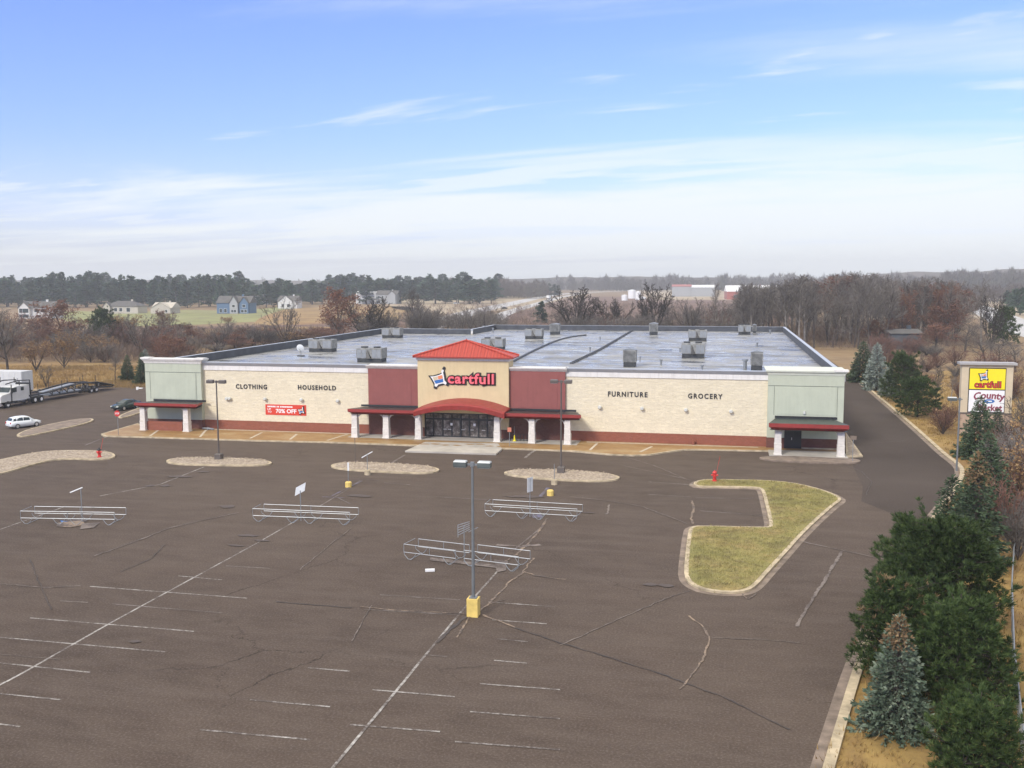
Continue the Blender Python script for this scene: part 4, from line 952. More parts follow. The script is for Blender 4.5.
def hydrant(base, label, flag=1.6, top='red'):
    x, y, z = base; r = empty('fire_hydrant', tuple(base), label, 'fire hydrant')
    MB().loft([[(x+rr_*math.cos(t), y+rr_*math.sin(t), z+zz_) for t in [k*math.pi/6 for k in range(12)]] for rr_, zz_ in ((.24,0),(.24,.06),(.15,.08),(.15,.72))]).build('barrel', 'red', r)
    MB().loft([[(x+rr_*math.cos(t), y+rr_*math.sin(t), z+zz_) for t in [k*math.pi/6 for k in range(12)]] for rr_, zz_ in ((.21,.72),(.21,.78),(.17,.86),(.06,.94),(.05,1.0))]).build('bonnet', top, r)
    MB().tube([(x-.32,y,z+.55),(x+.32,y,z+.55)], .075, 8).tube([(x,y,z+.5),(x,y-.3,z+.5)], .10, 8).build('outlets', 'red', r)
    MB().tube([(x+.15,y+.05,z+.7),(x+.45,y+.1,z+.7+flag)], .018, 4).build('marker_flag', 'red', r)
    return r
hydrant(G(714.5,481,.16), 'red fire hydrant with a leaning marker rod at the tip of the grass island')
hydrant(G(99.5,457,.16), 'red and black fire hydrant on the left rocky island', 1.3, 'black')
# bike rack and wet floor cone by the wall
c = G(519,441,.17); br = empty('bike_rack', tuple(c), 'low dark bike rack under the right side of the canopy', 'bike rack')
b = MB(); 
for k in range(6): b.tube([(c.x-1.0+k*.4,c.y,.17),(c.x-1.0+k*.4,c.y,.95),(c.x-.85+k*.4,c.y,1.02),(c.x-.7+k*.4,c.y,.95),(c.x-.7+k*.4,c.y,.17)], .03, 5)
b.build('hoops', 'black', br); MB().tube([(c.x-1.2,c.y,.25),(c.x+1.4,c.y,.25)], .035, 5).build('bottom_rail', 'black', br)
c = G(514.5,441,.17); cn = empty('floor_cone', tuple(c), 'small yellow cone standing beside the bike rack', 'cone'); MB().loft([[(c.x+rr_*math.cos(t), c.y+rr_*math.sin(t), zz_) for t in [k*math.pi/5 for k in range(10)]] for rr_, zz_ in ((.24,.18),(.22,.22),(.12,.25),(.05,.85))]).build('cone_body', 'signyellow', cn); MB().tube([(c.x,c.y,.85),(c.x,c.y,1.9)], .02, 5).build('handle', 'galv', cn)

# ================================================================== BANNER
bx0, bx1, bz0, bz1 = -55.12, -49.72, 2.12, 3.42
ban = empty('sale_banner', ((bx0+bx1)/2, D-.03, (bz0+bz1)/2), 'red sale banner with white lettering hung on the block wall under CLOTHING and HOUSEHOLD', 'banner')
MB().box(bx0, bx1, D-.045, D-.012, bz0, bz1).build('cloth', 'bannerred', ban)
wall_text('70% OFF', bx0+2.75, bz0+.50, D-.05, 2.75, .52, .006, .03).build('lettering', 'white', ban)
wall_text('UP', bx0+.50, bz0+.70, D-.05, .5, .22, .006, .02).build('lettering', 'white', ban); wall_text('TO', bx0+.55, bz0+.38, D-.05, .5, .22, .006, .02).build('lettering', 'white', ban)
b = MB(); x = bx0+.28
for k, wd in enumerate((.22,.24,.2,.24,.22,0,.16,.2,0,.22,.2,.24,.2,.22,.18,.2,.22)):
    if wd: b.box(x, x+wd-.04, D-.052, D-.0455, bz1-.36, bz1-.18)
    x += wd or .1
b.build('small_print', 'white', ban)
emblem(bx1-.62, bz0+.6, D-.05, .36, ban, .2)

# ================================================================== ROADSIDE SIGN
PX, PY = 31.0, 123.7
ps = empty('roadside_sign', (PX, PY, 0), 'tan roadside sign with a yellow panel above a white County Market panel', 'store sign')
hwid = 3.28
MB().box(PX-hwid, PX+hwid, PY-.45, PY+.45, 2.6, 8.45).build('sign_frame', 'signtan', ps)
MB().box(PX-hwid-.38, PX+hwid+.38, PY-.8, PY+.8, 8.45, 8.72).build('cap', 'signcap', ps)
MB().box(PX-hwid+.1, PX-hwid+5.0, PY-.4, PY+.4, 0, 2.6).box(PX+hwid-1.45, PX+hwid+.05, PY-.42, PY+.42, 0, 2.6).build('pedestal', 'signstone', ps)
MB().box(PX-hwid-.03, PX+hwid+.03, PY-.48, PY+.48, 2.58, 2.72).build('base_trim', 'bronze', ps)
fr = MB().box(PX-2.36, PX+2.38, PY-.50, PY-.45, 2.75, 8.1).build('panel_surround', 'black', ps)
yp = MB().box(PX-2.26, PX+2.28, PY-.56, PY-.50, 5.55, 7.98).build('yellow_panel', 'signyellow', ps)
wp = MB().box(PX-2.26, PX+2.28, PY-.56, PY-.50, 2.85, 5.42).build('white_panel', 'white', ps)
wall_text('cartfull', PX+.08, 6.12, PY-.57, 3.3, .72, .008, .07, ref=True, space=1.08).build('lettering_outline', 'black', yp)
wall_text('cartfull', PX+.08, 6.12, PY-.60, 3.3, .72, .008, .025, ref=True, space=1.08).build('lettering', 'red', yp)
emblem(PX-.55, 7.12, PY-.56, .50, yp, .12)
ps.scale.x = .86; ps.location.x -= .35
wall_text('County', PX, 4.62, PY-.57, 4.0, 1.15, .008, .03, bend=-.07, shear=.1).build('lettering', 'maroonletter', wp)
wall_text('Market', PX+.1, 3.35, PY-.57, 3.2, .80, .008, .03).build('lettering', 'maroonletter', wp)
MB().loft([[(PX+r*1.6*math.cos(t), yy, 4.13+r*.55*math.sin(t)) for t in [k*math.pi/8 for k in range(16)]] for r, yy in ((.45,PY-.56),(.45,PY-.575),(.35,PY-.58))]).build('oval_emblem', 'signblue', wp)
MB().box(PX-.32,PX+.35,PY-.60,PY-.58,4.05,4.2).build('oval_emblem_bar', 'white', wp)

# ================================================================== VEHICLES
def car(base, rz, paint, label, kind, cat):
    """x forward, centred, built at origin then placed"""
    r = empty('parked_car', (0,0,0), label, cat); Lh = 2.15
    if kind == 'hatch':
        S = [(-2.15,.42,.78,.70),(-2.08,.32,.95,.80),(-1.6,.26,1.02,.86),(-.4,.22,.98,.88),(.75,.22,.96,.88),(1.25,.26,.92,.85),(1.85,.32,.80,.78),(2.12,.42,.62,.62)]
        cab = [(-2.02,.98,.70),(-1.72,1.44,.58),(-.9,1.56,.60),(.1,1.55,.60),(.45,1.47,.60),(1.28,.95,.74)]
        win = [(-1.75,-1.35),(-1.25,-.42),(-.35,.5)]; H_ = 1.55
    else:
        S = [(-2.35,.42,.86,.66),(-2.25,.30,.98,.80),(-1.5,.24,1.0,.87),(-.4,.2,.93,.89),(.75,.2,.92,.89),(1.4,.24,.88,.86),(2.1,.3,.76,.78),(2.38,.42,.60,.6)]
        cab = [(-1.75,.98,.72),(-1.05,1.38,.58),(-.4,1.44,.58),(.25,1.40,.58),(1.2,.92,.72)]
        win = [(-1.0,-.35),(-.28,.45)]; H_ = 1.44
    rings = [[(x,-w_,zl),(x,-w_*1.02,(zl+zt)/2),(x,-w_*.93,zt),(x,0,zt+.03),(x,w_*.93,zt),(x,w_*1.02,(zl+zt)/2),(x,w_,zl),(x,0,zl-.02)] for x, zl, zt, w_ in S]
    body = MB().loft(rings); rg = []
    for x, z, w_ in cab: rg.append([(x,-.76,.90),(x,-w_,z-.05),(x,-w_*.7,z),(x,w_*.7,z),(x,w_,z-.05),(x,.76,.90)])
    body.loft(rg); bo = body.build('body', paint, r, True)
    # glass follows the cabin, slightly proud
    def topz(x):
        for (xa,za,wa),(xb,zb_,wb) in zip(cab, cab[1:]):
            if xa <= x <= xb: u = (x-xa)/(xb-xa); return za+(zb_-za)*u, wa+(wb-wa)*u
        return cab[0][1:]
    for sgn in (-1,1):
        for a, b2 in win:
            za, wa = topz(a); zb_, wb = topz(b2); k = .86
            def pt(x, zt, wt, u): return (x, sgn*((.76+(wt-.76)*u)+.012), .90+(zt-.05-.90)*u)
            q = [pt(a,za,wa,.14), pt(b2,zb_,wb,.14), pt(b2-.04,zb_,wb,k), pt(a+.04,za,wa,k)]
            MB().add(q, [(0,1,2,3) if sgn < 0 else (3,2,1,0)]).build('side_window', 'glass', r)
    (xa,za,wa),(xb,zb_,wb) = cab[-2], cab[-1]
    def sl(u, s_): return (xa+(xb-xa)*u+.02, s_*((wa+(wb-wa)*u)*.86), za+(zb_-za)*u+.015)
    MB().add([sl(.08,-1),sl(.92,-1),sl(.92,1),sl(.08,1)], [(0,1,2,3)]).build('windscreen', 'glass', r)
    (xa,za,wa),(xb,zb_,wb) = cab[0], cab[1]
    MB().add([(xa+(xb-xa)*.15-.02,-.6,za+(zb_-za)*.15+.01),(xa+(xb-xa)*.9-.02,-.52,za+(zb_-za)*.9+.01),(xa+(xb-xa)*.9-.02,.52,za+(zb_-za)*.9+.01),(xa+(xb-xa)*.15-.02,.6,za+(zb_-za)*.15+.01)], [(0,3,2,1)]).build('rear_window', 'glass', r)
    fx = S[-1][0]; bx = S[0][0]
    for s_ in (-1,1):
        MB().box(fx-.22,fx-.03,s_*.55-.14,s_*.55+.14,.60,.74).build('headlight', 'lens', r)
        MB().box(bx-.005,bx+.14,s_*.62-.12,s_*.62+.12,.68,.90).build('tail_light', 'redlens', r)
        MB().box(.62,.82,s_*.93-.09,s_*.93+.09,.92,1.06).build('mirror', paint, r)
        for x in (-1.3,1.35):
            wl = MB().tube([(x,s_*.68,.32),(x,s_*.90,.32)], .325, 16).build('wheel', 'rubber', r)
            MB().tube([(x,s_*.89,.32),(x,s_*.912,.32)], .21, 12).build('rim', 'chrome', wl)
    MB().box(fx-.08,fx+.01,-.35,.35,.42,.56).build('grille', 'black', r); MB().box(bx-.02,bx+.03,-.28,.28,.56,.70).build('number_plate', 'whiteplate', r)
    r.location = base; r.rotation_euler = (0,0,rz); return r
hb = car(Vector((-87.5,106.5,0.01)), R_(66), 'carwhite', 'white hatchback parked beside the long narrow island at the left', 'hatch', 'car')
car(Vector((-85.0,124.6,0.01)), R_(262), 'cardark', 'dark green sedan parked left of the sage corner block', 'sedan', 'car')
hb.scale = (.92,.95,.95)
# car hauler: tractor at the camera end, low ramps stretching away
tr = empty('car_hauler', (-104.3,128,0), 'white truck tractor with an empty black car hauler trailer at the left edge', 'truck')
X = -104.3
def vx(*a): return MB().box(*a)
cab_ = MB().loft([[(X+s_*w_,y,z) for s_, z in ((-1,.9),(1,.9),(1,zt),(-1,zt))] for y, w_, zt in ((121.2,1.05,1.7),(121.5,1.1,1.95),(123.0,1.15,2.15),(123.4,1.15,2.8),(124.4,1.15,3.0),(127.2,1.15,3.0))]).build('cab', 'truckwhite', tr)
MB().add([(X-1.0,122.98,2.25),(X+1.0,122.98,2.25),(X+1.05,123.38,2.95),(X-1.05,123.38,2.95)],[(0,1,2,3)]).build('windscreen','glass',cab_)
for s_ in (-1,1):
    MB().box(X+s_*1.21-.01,X+s_*1.21+.01,123.5,124.4,2.2,2.85).build('side_window','glass',cab_)
    MB().box(X+s_*1.21-.012,X+s_*1.21+.012,125.3,125.9,2.3,2.8).build('side_window','glass',cab_)
    MB().box(X+s_*1.35-.1,X+s_*1.35+.1,123.1,123.3,2.1,2.9).build('mirror','black',cab_)
    MB().tube([(X+s_*1.05,127.4,1),(X+s_*1.05,127.4,3.9)],.09,8).build('exhaust_stack','chrome',cab_)
    MB().tube([(X+s_*.9,124.4,.75),(X+s_*.9,126.4,.75)],.33,10).build('fuel_tank','chrome',tr)
def wheel(x0, x1, y, par, r_=.5):
    wl = MB().tube([(x0,y,r_),(x1,y,r_)], r_, 16).build('wheel','rubber',par); xo = x1 if abs(x1-X) > abs(x0-X) else x0; s_ = 1 if xo > X else -1
    MB().tube([(xo-s_*.02,y,r_),(xo+s_*.012,y,r_)], .27, 12).build('rim','white',wl)
for y in (122.5,128.3,129.7):
    for s_ in (-1,1): wheel(X+s_*.75, X+s_*1.2, y, tr)
MB().box(X-1.15,X+1.15,120.9,121.2,.4,.85).build('bumper','chrome',tr)
MB().box(X-.45,X+.45,121.4,131,.55,.95).box(X-1.1,X+1.1,126.5,127,1.0,1.6).build('chassis','black',tr)
hr = MB().box(X-1.22,X+1.22,127.22,127.4,.9,3.3).box(X-1.22,X+1.22,121.8,127.2,.55,.9).tube([(X+1.2,123.3,.9),(X+1.2,123.3,3.4)],.08,5).tube([(X+1.2,125,3.1),(X+1.2,125,3.8)],.08,5)
for s_ in (-1,1):
    hr.tube([(X+s_*1.2,122.2,3.55),(X+s_*1.2,124.6,3.85),(X+s_*1.2,127.2,3.7),(X+s_*1.2,127.3,1.2)], .09, 5)
    hr.tube([(X+s_*1.2,127,1.3),(X+s_*1.2,131.5,1.35),(X+s_*1.2,135.5,1.75),(X+s_*1.2,139,1.95),(X+s_*1.2,143.5,1.7),(X+s_*1.2,148,.7)], .13, 5)
    hr.tube([(X+s_*1.2,131.5,.75),(X+s_*1.2,141,.65),(X+s_*1.2,144,.8),(X+s_*1.2,147.5,.55)], .14, 5)
    for y in (132,133.8,135.6,137.4,139.2,140.6,143.6): hr.tube([(X+s_*1.2,y,.7),(X+s_*1.2,y+.4,1.7)], .10, 4); hr.tube([(X+s_*1.2,y+.5,.7),(X+s_*1.2,y-.8,1.5)], .08, 4)
    for y in (124,129,134.5,139,143): hr.tube([(X+s_*1.2,y,1.0 if y > 128 else 3.6),(X+s_*1.2,y,2.9 if y > 128 else 4.4)], .05, 4)
for k in range(16): hr.tube([(X-1.2,132+k,.78),(X+1.2,132+k,.78)], .05, 4)
hr.build('ramp_frame','black',tr)
MB().add([(X-.5,131,1.40),(X+.5,131,1.40),(X+.5,138.5,1.98),(X-.5,138.5,1.98),(X-.5,131,1.33),(X+.5,131,1.33),(X+.5,138.5,1.91),(X-.5,138.5,1.91)],[(0,1,2,3),(7,6,5,4),(0,4,5,1),(1,5,6,2),(2,6,7,3),(3,7,4,0)]).build('upper_deck','galv',tr)
MB().box(X-1.0,X+1.0,131.3,140,.80,.86).build('lower_deck','galv',tr); MB().add([(X-1.05,143.6,1.6),(X+1.05,143.6,1.6),(X+1.05,148,.7),(X-1.05,148,.7)],[(0,1,2,3)]).build('tail_ramp','black',tr)
for y in (141.9,143.2):
    for s_ in (-1,1): wheel(X+s_*.75, X+s_*1.2, y, tr)
# white box trailer behind the truck
bt_ = empty('box_trailer', (-112.8,134.4,0), 'white box trailer standing behind the truck at the left edge', 'trailer')
a = W(0,371,141); 
MB().cbox((-112.8,134.4,1.15), (7.0,2.6,3.15), 0).build('box', 'truckwhite', bt_); MB().cbox((-112.8,134.4,.95), (6.8,2.4,.2), 0).build('chassis', 'black', bt_)
bb = MB()
for k in range(7): bb.box(-116.1+k*1.1,-116.04+k*1.1,133.06,133.1,1.2,4.2)
bb.build('side_rib','whiteplate',bt_)
for x in (-115.2,-110.8):
    for y in (133.4,135.4):
        wl = MB().tube([(x,y-.15,.5),(x,y+.15,.5)], .5, 14).build('wheel','rubber',bt_); MB().tube([(x,y-.17,.5),(x,y-.15,.5)], .25, 10).build('rim','chrome',wl)

# ================================================================== FENCE AT THE RIGHT
fp = [Vector((*tuple(G(*q))[:2],0)) for q in ((1022,760),(1013,672),(1011,600),(1013,565),(1019,535),(1030,500))]
fe = empty('wire_fence', tuple(fp[2]), 'galvanised wire fence with a pale top rail on the brown slope behind the pines', 'fence')
b = MB(); FH = 1.15; b.tube([p+Vector((0,0,FH)) for p in fp], .04, 6); b.tube([p+Vector((0,0,.08)) for p in fp], .02, 4); b.build('top_rail','galv',fe)
wm = MB()
for a, c_ in zip(fp, fp[1:]):
    n = max(1, round((c_-a).length/2.8))
    for i in range(n): p = a.lerp(c_, i/n); MB().tube([p, p+Vector((0,0,FH))], .04, 6).build('post','galv',fe)
    m_ = int((c_-a).length/.3)
    for i in range(m_):
        p = a.lerp(c_, i/m_); q = a.lerp(c_, min(1,(i+3)/m_)); wm.tube([p+Vector((0,0,.1)), q+Vector((0,0,FH-.03))], .006, 3, False); wm.tube([q+Vector((0,0,.1)), p+Vector((0,0,FH-.03))], .006, 3, False)
wm.build('wire_mesh','galv',fe)
# ================================================================== VEGETATION (numpy built meshes)
def seg_mesh(name, segs, mat, parent=None, sides=3):
    S = np.array([[*a, *b, r0, r1] for a, b, r0, r1 in segs], float); n = len(S)
    P0, P1, R0, R1 = S[:,0:3], S[:,3:6], S[:,6:7], S[:,7:8]
    d = P1-P0; d /= np.maximum(np.linalg.norm(d, axis=1, keepdims=True), 1e-6)
    ref = np.where(np.abs(d[:,2:3]) < .9, np.array([[0,0,1.]]), np.array([[1.,0,0]])); a = np.cross(d, ref); a /= np.linalg.norm(a, axis=1, keepdims=True); b = np.cross(d, a)
    V = []
    for P, R in ((P0,R0),(P1,R1)):
        for k in range(sides): t = 2*math.pi*k/sides; V.append(P+R*(a*math.cos(t)+b*math.sin(t)))
    V = np.stack(V, 1).reshape(-1, 3); F = []
    for k in range(sides):
        k2 = (k+1)%sides; F += [(k,k2,sides+k2),(k,sides+k2,sides+k)]
    F = np.array(F)[None]+(np.arange(n)*2*sides)[:,None,None]
    return np_mesh(name, V, F.reshape(-1,3), mat, parent)
def rot_about(v, ax, ang): return Matrix.Rotation(ang, 3, ax) @ v
def grow(rng, p, d, Ln, r, lev, P, out, leaves):
    ns = P['seg'][lev]; pts = [p.copy()]; dirs = [d.copy()]; rr = [r]
    for i in range(ns):
        d = (d+Vector((rng.uniform(-1,1),rng.uniform(-1,1),rng.uniform(-1,1)))*P['curv'][lev]+Vector((0,0,P['up'][lev]))).normalized()
        p = p+d*(Ln/ns); r1 = max(P['rmin'], r*(1-(.75 if lev else .8)*(i+1)/ns)); out[lev].append((tuple(pts[-1]), tuple(p), rr[-1], r1)); pts.append(p.copy()); dirs.append(d.copy()); rr.append(r1)
    if lev+1 >= P['lev']:
        leaves.append(tuple(p)); return
    nc = P['kids'][lev]; t0 = P['t0'][lev]; az = rng.uniform(0, 6.28)
    for k in range(nc):
        t = t0+(1-t0)*(k+rng.random()*.9)/nc; t = min(t, .995); f = t*ns; i = min(int(f), ns-1); q = pts[i].lerp(pts[i+1], f-i); dd = dirs[i+1]
        az += 2.4+rng.uniform(-.4,.4); ang = P['ang'][lev]*rng.uniform(.7,1.25)*(1-.35*t*(lev == 0))
        side = rot_about(dd.orthogonal().normalized(), dd, az); nd = (dd*math.cos(ang)+side*math.sin(ang)).normalized()
        taper = (1-P['cone']*abs(t-P['peak'])) if lev == 0 else (1-.35*t)
        grow(rng, q, nd, Ln*P['ratio'][lev]*taper*rng.uniform(.8,1.15), max(P['rmin'], rr[i]*P['rr'][lev]), lev+1, P, out, leaves)
KINDS = {
 'oak':   dict(lev=4, seg=(5,4,3,2), curv=(.10,.20,.25,.3), up=(.05,.06,.03,.0), kids=(11,9,8,0), t0=(.22,.25,.15,0), ang=(.85,.75,.7,.6), ratio=(.52,.50,.50,.5), cone=.7, peak=.35, rr=(.6,.55,.6,.6), rmin=.026, h=12),
 'tall':  dict(lev=4, seg=(6,4,3,2), curv=(.05,.12,.2,.3), up=(.06,.10,.06,.0), kids=(14,8,6,0), t0=(.38,.2,.15,0), ang=(.55,.6,.6,.6), ratio=(.26,.50,.50,.5), cone=.9, peak=.55, rr=(.5,.55,.6,.6), rmin=.028, h=16),
 'multi': dict(lev=5, seg=(2,5,3,3,2), curv=(.05,.12,.2,.25,.3), up=(0,.07,.06,.03,.0), kids=(9,6,5,4,0), t0=(.1,.35,.2,.15,0), ang=(.55,.5,.6,.6,.6), ratio=(4.6,.34,.5,.5,.5), cone=.2, peak=.5, rr=(.7,.5,.55,.6,.6), rmin=.03, h=2.2),
 'shrub': dict(lev=4, seg=(1,4,3,2), curv=(.02,.16,.25,.3), up=(0,.08,.04,.0), kids=(16,8,6,0), t0=(.05,.15,.1,0), ang=(.6,.6,.7,.6), ratio=(9.,.42,.45,.5), cone=.2, peak=.5, rr=(.8,.6,.6,.6), rmin=.018, h=.4),
}
def make_tree(seed, kind, label_cat='tree', bark='bark', twig='twig', leaf=None, nleaf=0, lsize=.22, name='bare_tree'):
    rng = random.Random(seed); P = KINDS[kind]; out = [[] for _ in range(P['lev'])]; leaves = []
    r0 = {'oak':.26,'tall':.19,'multi':.22,'shrub':.07,'heavy':.36}[kind]
    grow(rng, Vector((0,0,-.1)), Vector((0,0,1)), P['h'], r0, 0, P, out, leaves)
    allp = np.array([s[1] for o in out for s in o]); top = allp[:,2].max(); rad = np.percentile(np.hypot(allp[:,0],allp[:,1]), 97)
    root = empty(name, (0,0,0), None, label_cat)
    cut = 2 if kind not in ('multi','heavy') else 3
    seg_mesh('trunk', [s for o in out[:cut] for s in o], bark, root, 5)
    cr = seg_mesh('crown', [s for o in out[cut:] for s in o], twig, root, 3)
    if leaf:
        r2 = np.random.RandomState(seed); base = np.array([s[1] for o in out[cut:] for s in o]); idx = r2.randint(0, len(base), nleaf); C = base[idx]+r2.normal(0, .28, (nleaf,3))
        A = r2.normal(0, 1, (nleaf,3)); A /= np.linalg.norm(A, axis=1, keepdims=True); B = np.cross(A, r2.normal(0,1,(nleaf,3))); B /= np.linalg.norm(B, axis=1, keepdims=True); s = r2.uniform(.5,1.2,(nleaf,1))*lsize
        V = np.stack([C-A*s, C+B*s*.6, C+A*s, C-B*s*.6], 1).reshape(-1,3); F = (np.array([[0,1,2],[0,2,3]])[None]+(np.arange(nleaf)*4)[:,None,None]).reshape(-1,3)
        np_mesh('leaves', V, F, leaf, root)
    root['H'] = float(top); root['Rd'] = float(rad); return root
def sprays(name, C, Dv, S, mat, parent, width=.32, rs=None, per=3, fan=.6):
    """needle sprays: thin kites starting at C, pointing about Dv, length S"""
    n = len(C); VV = []; 
    for k in range(per):
        d = Dv+rs.normal(0, fan, (n,3)); d /= np.linalg.norm(d, axis=1, keepdims=True); b = np.cross(d, rs.normal(0,1,(n,3))); b /= np.linalg.norm(b, axis=1, keepdims=True)
        L_ = (S*rs.uniform(.7,1.2,n))[:,None]; VV.append(np.stack([C, C+d*L_*.45+b*L_*width, C+d*L_, C+d*L_*.45-b*L_*width], 1))
    V = np.concatenate(VV).reshape(-1,3); m_ = n*per; F = (np.array([[0,1,2],[0,2,3]])[None]+(np.arange(m_)*4)[:,None,None]).reshape(-1,3)
    return np_mesh(name, V, F, mat, parent)
def make_spruce(seed, h, r, mat='spruce', dens=1., size=.30, name='spruce_tree', top_mat=None):
    rs = np.random.RandomState(seed); root = empty(name, (0,0,0), None, 'conifer'); C, Dv, S = [], [], []; segs = []
    z = .25; 
    while z < h*.985:
        u = z/h; R = r*(1-u)**.8*rs.uniform(.82,1.12)+.08; nb = max(4, int((5+11*(1-u))*dens)); a0 = rs.uniform(0,6.28)
        for k in range(nb):
            a = a0+2*math.pi*k/nb+rs.uniform(-.25,.25); Rk = R*rs.uniform(.72,1.12); st = max(2, int(Rk/.17)); prev = (0,0,z)
            for j in range(st):
                f = (j+1)/st; x, y = Rk*f*math.cos(a), Rk*f*math.sin(a); zz_ = z+Rk*(-.30*f+.22*f*f)+.02
                if f > .28 or u > .75:
                    out_ = np.array([math.cos(a), math.sin(a), .12]); sd = np.array([-math.sin(a), math.cos(a), -.05]); w_ = (1-f)*.4+.5
                    for s_ in (-1,1,0):
                        C.append((x+rs.normal(0,.05),y+rs.normal(0,.05),zz_+rs.normal(0,.04))); Dv.append(out_*(.9 if s_ else 1.2)+sd*s_*w_); S.append(size*(.75+.5*(1-u)))
                if j%2 == 1 or j == st-1: segs.append((prev,(x,y,zz_),.02*(1-f)+.01,.01)); prev = (x,y,zz_)
        z += .19+.12*(1-u)
    for k in range(10): C.append((0,0,h-.5+.045*k)); Dv.append(np.array([0,0,1.])); S.append(size)
    C, Dv, S = np.array(C), np.array(Dv), np.array(S)
    segs.append(((0,0,-.1),(0,0,h*.55),.035*h**.8*.5,.05)); segs.append(((0,0,h*.55),(0,0,h*.98),.05,.015)); seg_mesh('trunk', segs, 'bark', root, 5)
    if top_mat:
        mk = (C[:,2] > h*.72) & (rs.rand(len(C)) < .6); sprays('crown', C[~mk], Dv[~mk], S[~mk], mat, root, .20, rs, 2, .38); sprays('dry_tips', C[mk], Dv[mk], S[mk], top_mat, root, .22, rs, 3, .5)
    else: sprays('crown', C, Dv, S, mat, root, .20, rs, 2, .38)
    root['H'] = h; root['Rd'] = r; return root
def make_pine(seed, h, r, mat='pine', ntuft=1500, name='pine_tree', base=.06, brown=.05, tuft=.30, lobes=26):
    """bushy pine: lobes of upturned needle tufts on curving limbs"""
    rs = np.random.RandomState(seed); root = empty(name, (0,0,0), None, 'conifer'); segs = [((0,0,-.1),(0,0,h*.5),.16,.11),((0,0,h*.5),(0.05,0,h*.95),.11,.03)]; C, N = [], []
    for k in range(lobes):
        u = base+(.93-base)*(k+.5)/lobes; a = k*2.4+rs.uniform(-.4,.4); prof = math.sin(math.pi*min(1,(1-u)*.62+.1))**.8 if u > .25 else .92
        R = r*prof*rs.uniform(.72,1.0)*(1-.25*u); cx_, cy_2, cz = R*math.cos(a)*.66, R*math.sin(a)*.66, h*u; s_ = (r*.31*(1-.35*u))*rs.uniform(.8,1.15)
        mid = (cx_*.5, cy_2*.5, cz-.1*r); segs.append(((0,0,max(.2,cz-.28*r)), mid, .06,.045)); segs.append((mid,(cx_,cy_2,cz),.045,.02))
        m_ = int(ntuft/lobes); v = rs.normal(0,1,(m_,3)); v /= np.linalg.norm(v,axis=1,keepdims=True); v[:,2] = np.abs(v[:,2])*.9-.25*(rs.rand(m_) < .4)
        rad = s_*rs.uniform(.75,1.25,(m_,1)); pts = np.array([cx_,cy_2,cz])+v*rad*np.array([1.15,1.15,.8]); C.append(pts); N.append(v+np.array([0,0,.9]))
        for q in range(0, m_, 6): segs.append(((cx_,cy_2,cz-.1), tuple(pts[q]), .018, .008))
    for k in range(lobes):      # leaders that stand out of the outline
        u = rs.uniform(.12, .97); a = rs.uniform(0, 6.28); prof = math.sin(math.pi*min(1,(1-u)*.62+.1))**.8 if u > .25 else .92; R = r*prof*(1-.25*u)*.72
        p = np.array([R*math.cos(a), R*math.sin(a), h*u]); d = np.array([math.cos(a)*.9, math.sin(a)*.9, rs.uniform(.15,.9)]); ln = rs.uniform(.18,.42)*r; e = p+d*ln; segs.append((tuple(p*np.array([.5,.5,1])), tuple(e), .03, .012))
        n_ = 9; C.append(p+d*ln*rs.uniform(.35,1.05,(n_,1))+rs.normal(0,.05,(n_,3))); N.append(np.tile(d+np.array([0,0,.6]),(n_,1)))
    m_ = int(ntuft*.10); C.append(np.array([0,0,h*.88])+rs.normal(0,1,(m_,3))*np.array([r*.16,r*.16,h*.06])); N.append(np.tile([0,0,1.],(m_,1)))
    C = np.concatenate(C); N = np.concatenate(N); C[:,2] = np.maximum(C[:,2], .25); mk = rs.rand(len(C)) < brown
    seg_mesh('trunk', segs, 'darkbark', root, 5)
    sprays('crown', C[~mk], N[~mk], np.full((~mk).sum(), tuft), mat, root, .06, rs, 15, .68)
    if brown: sprays('dry_tufts', C[mk], N[mk], np.full(mk.sum(), tuft), 'pinebrown', root, .10, rs, 11, .75)
    root['H'] = h; root['Rd'] = r; return root
def make_farpine(seed, h=20):
    rs = np.random.RandomState(seed); root = empty('pine_tree', (0,0,0), None, 'conifer'); C, N, S = [], [], []; n = 34; b0 = rs.uniform(.04,.2)
    for k in range(n):
        u = b0+(1-b0)*(k/n); a = rs.uniform(0,6.28); R = h*.17*(1-max(0,(u-.35)/.65)**1.5)*rs.uniform(.5,1.15)+.3
        for j in range(17):
            f = rs.uniform(.1,1); aa = a+rs.normal(0,.45); C.append((R*f*math.cos(aa), R*f*math.sin(aa), h*u+rs.normal(0,.35)+R*.12*f)); N.append((math.cos(aa), math.sin(aa), .15)); S.append(1.05*rs.uniform(.6,1.2))
    seg_mesh('trunk', [((0,0,-.2),(0,0,h*.97),.26,.06)], 'bark', root, 4); sprays('crown', np.array(C), np.array(N), np.array(S), 'farpine', root, .34, rs, 3, .5)
    root['H'] = h; root['Rd'] = h*.18; return root

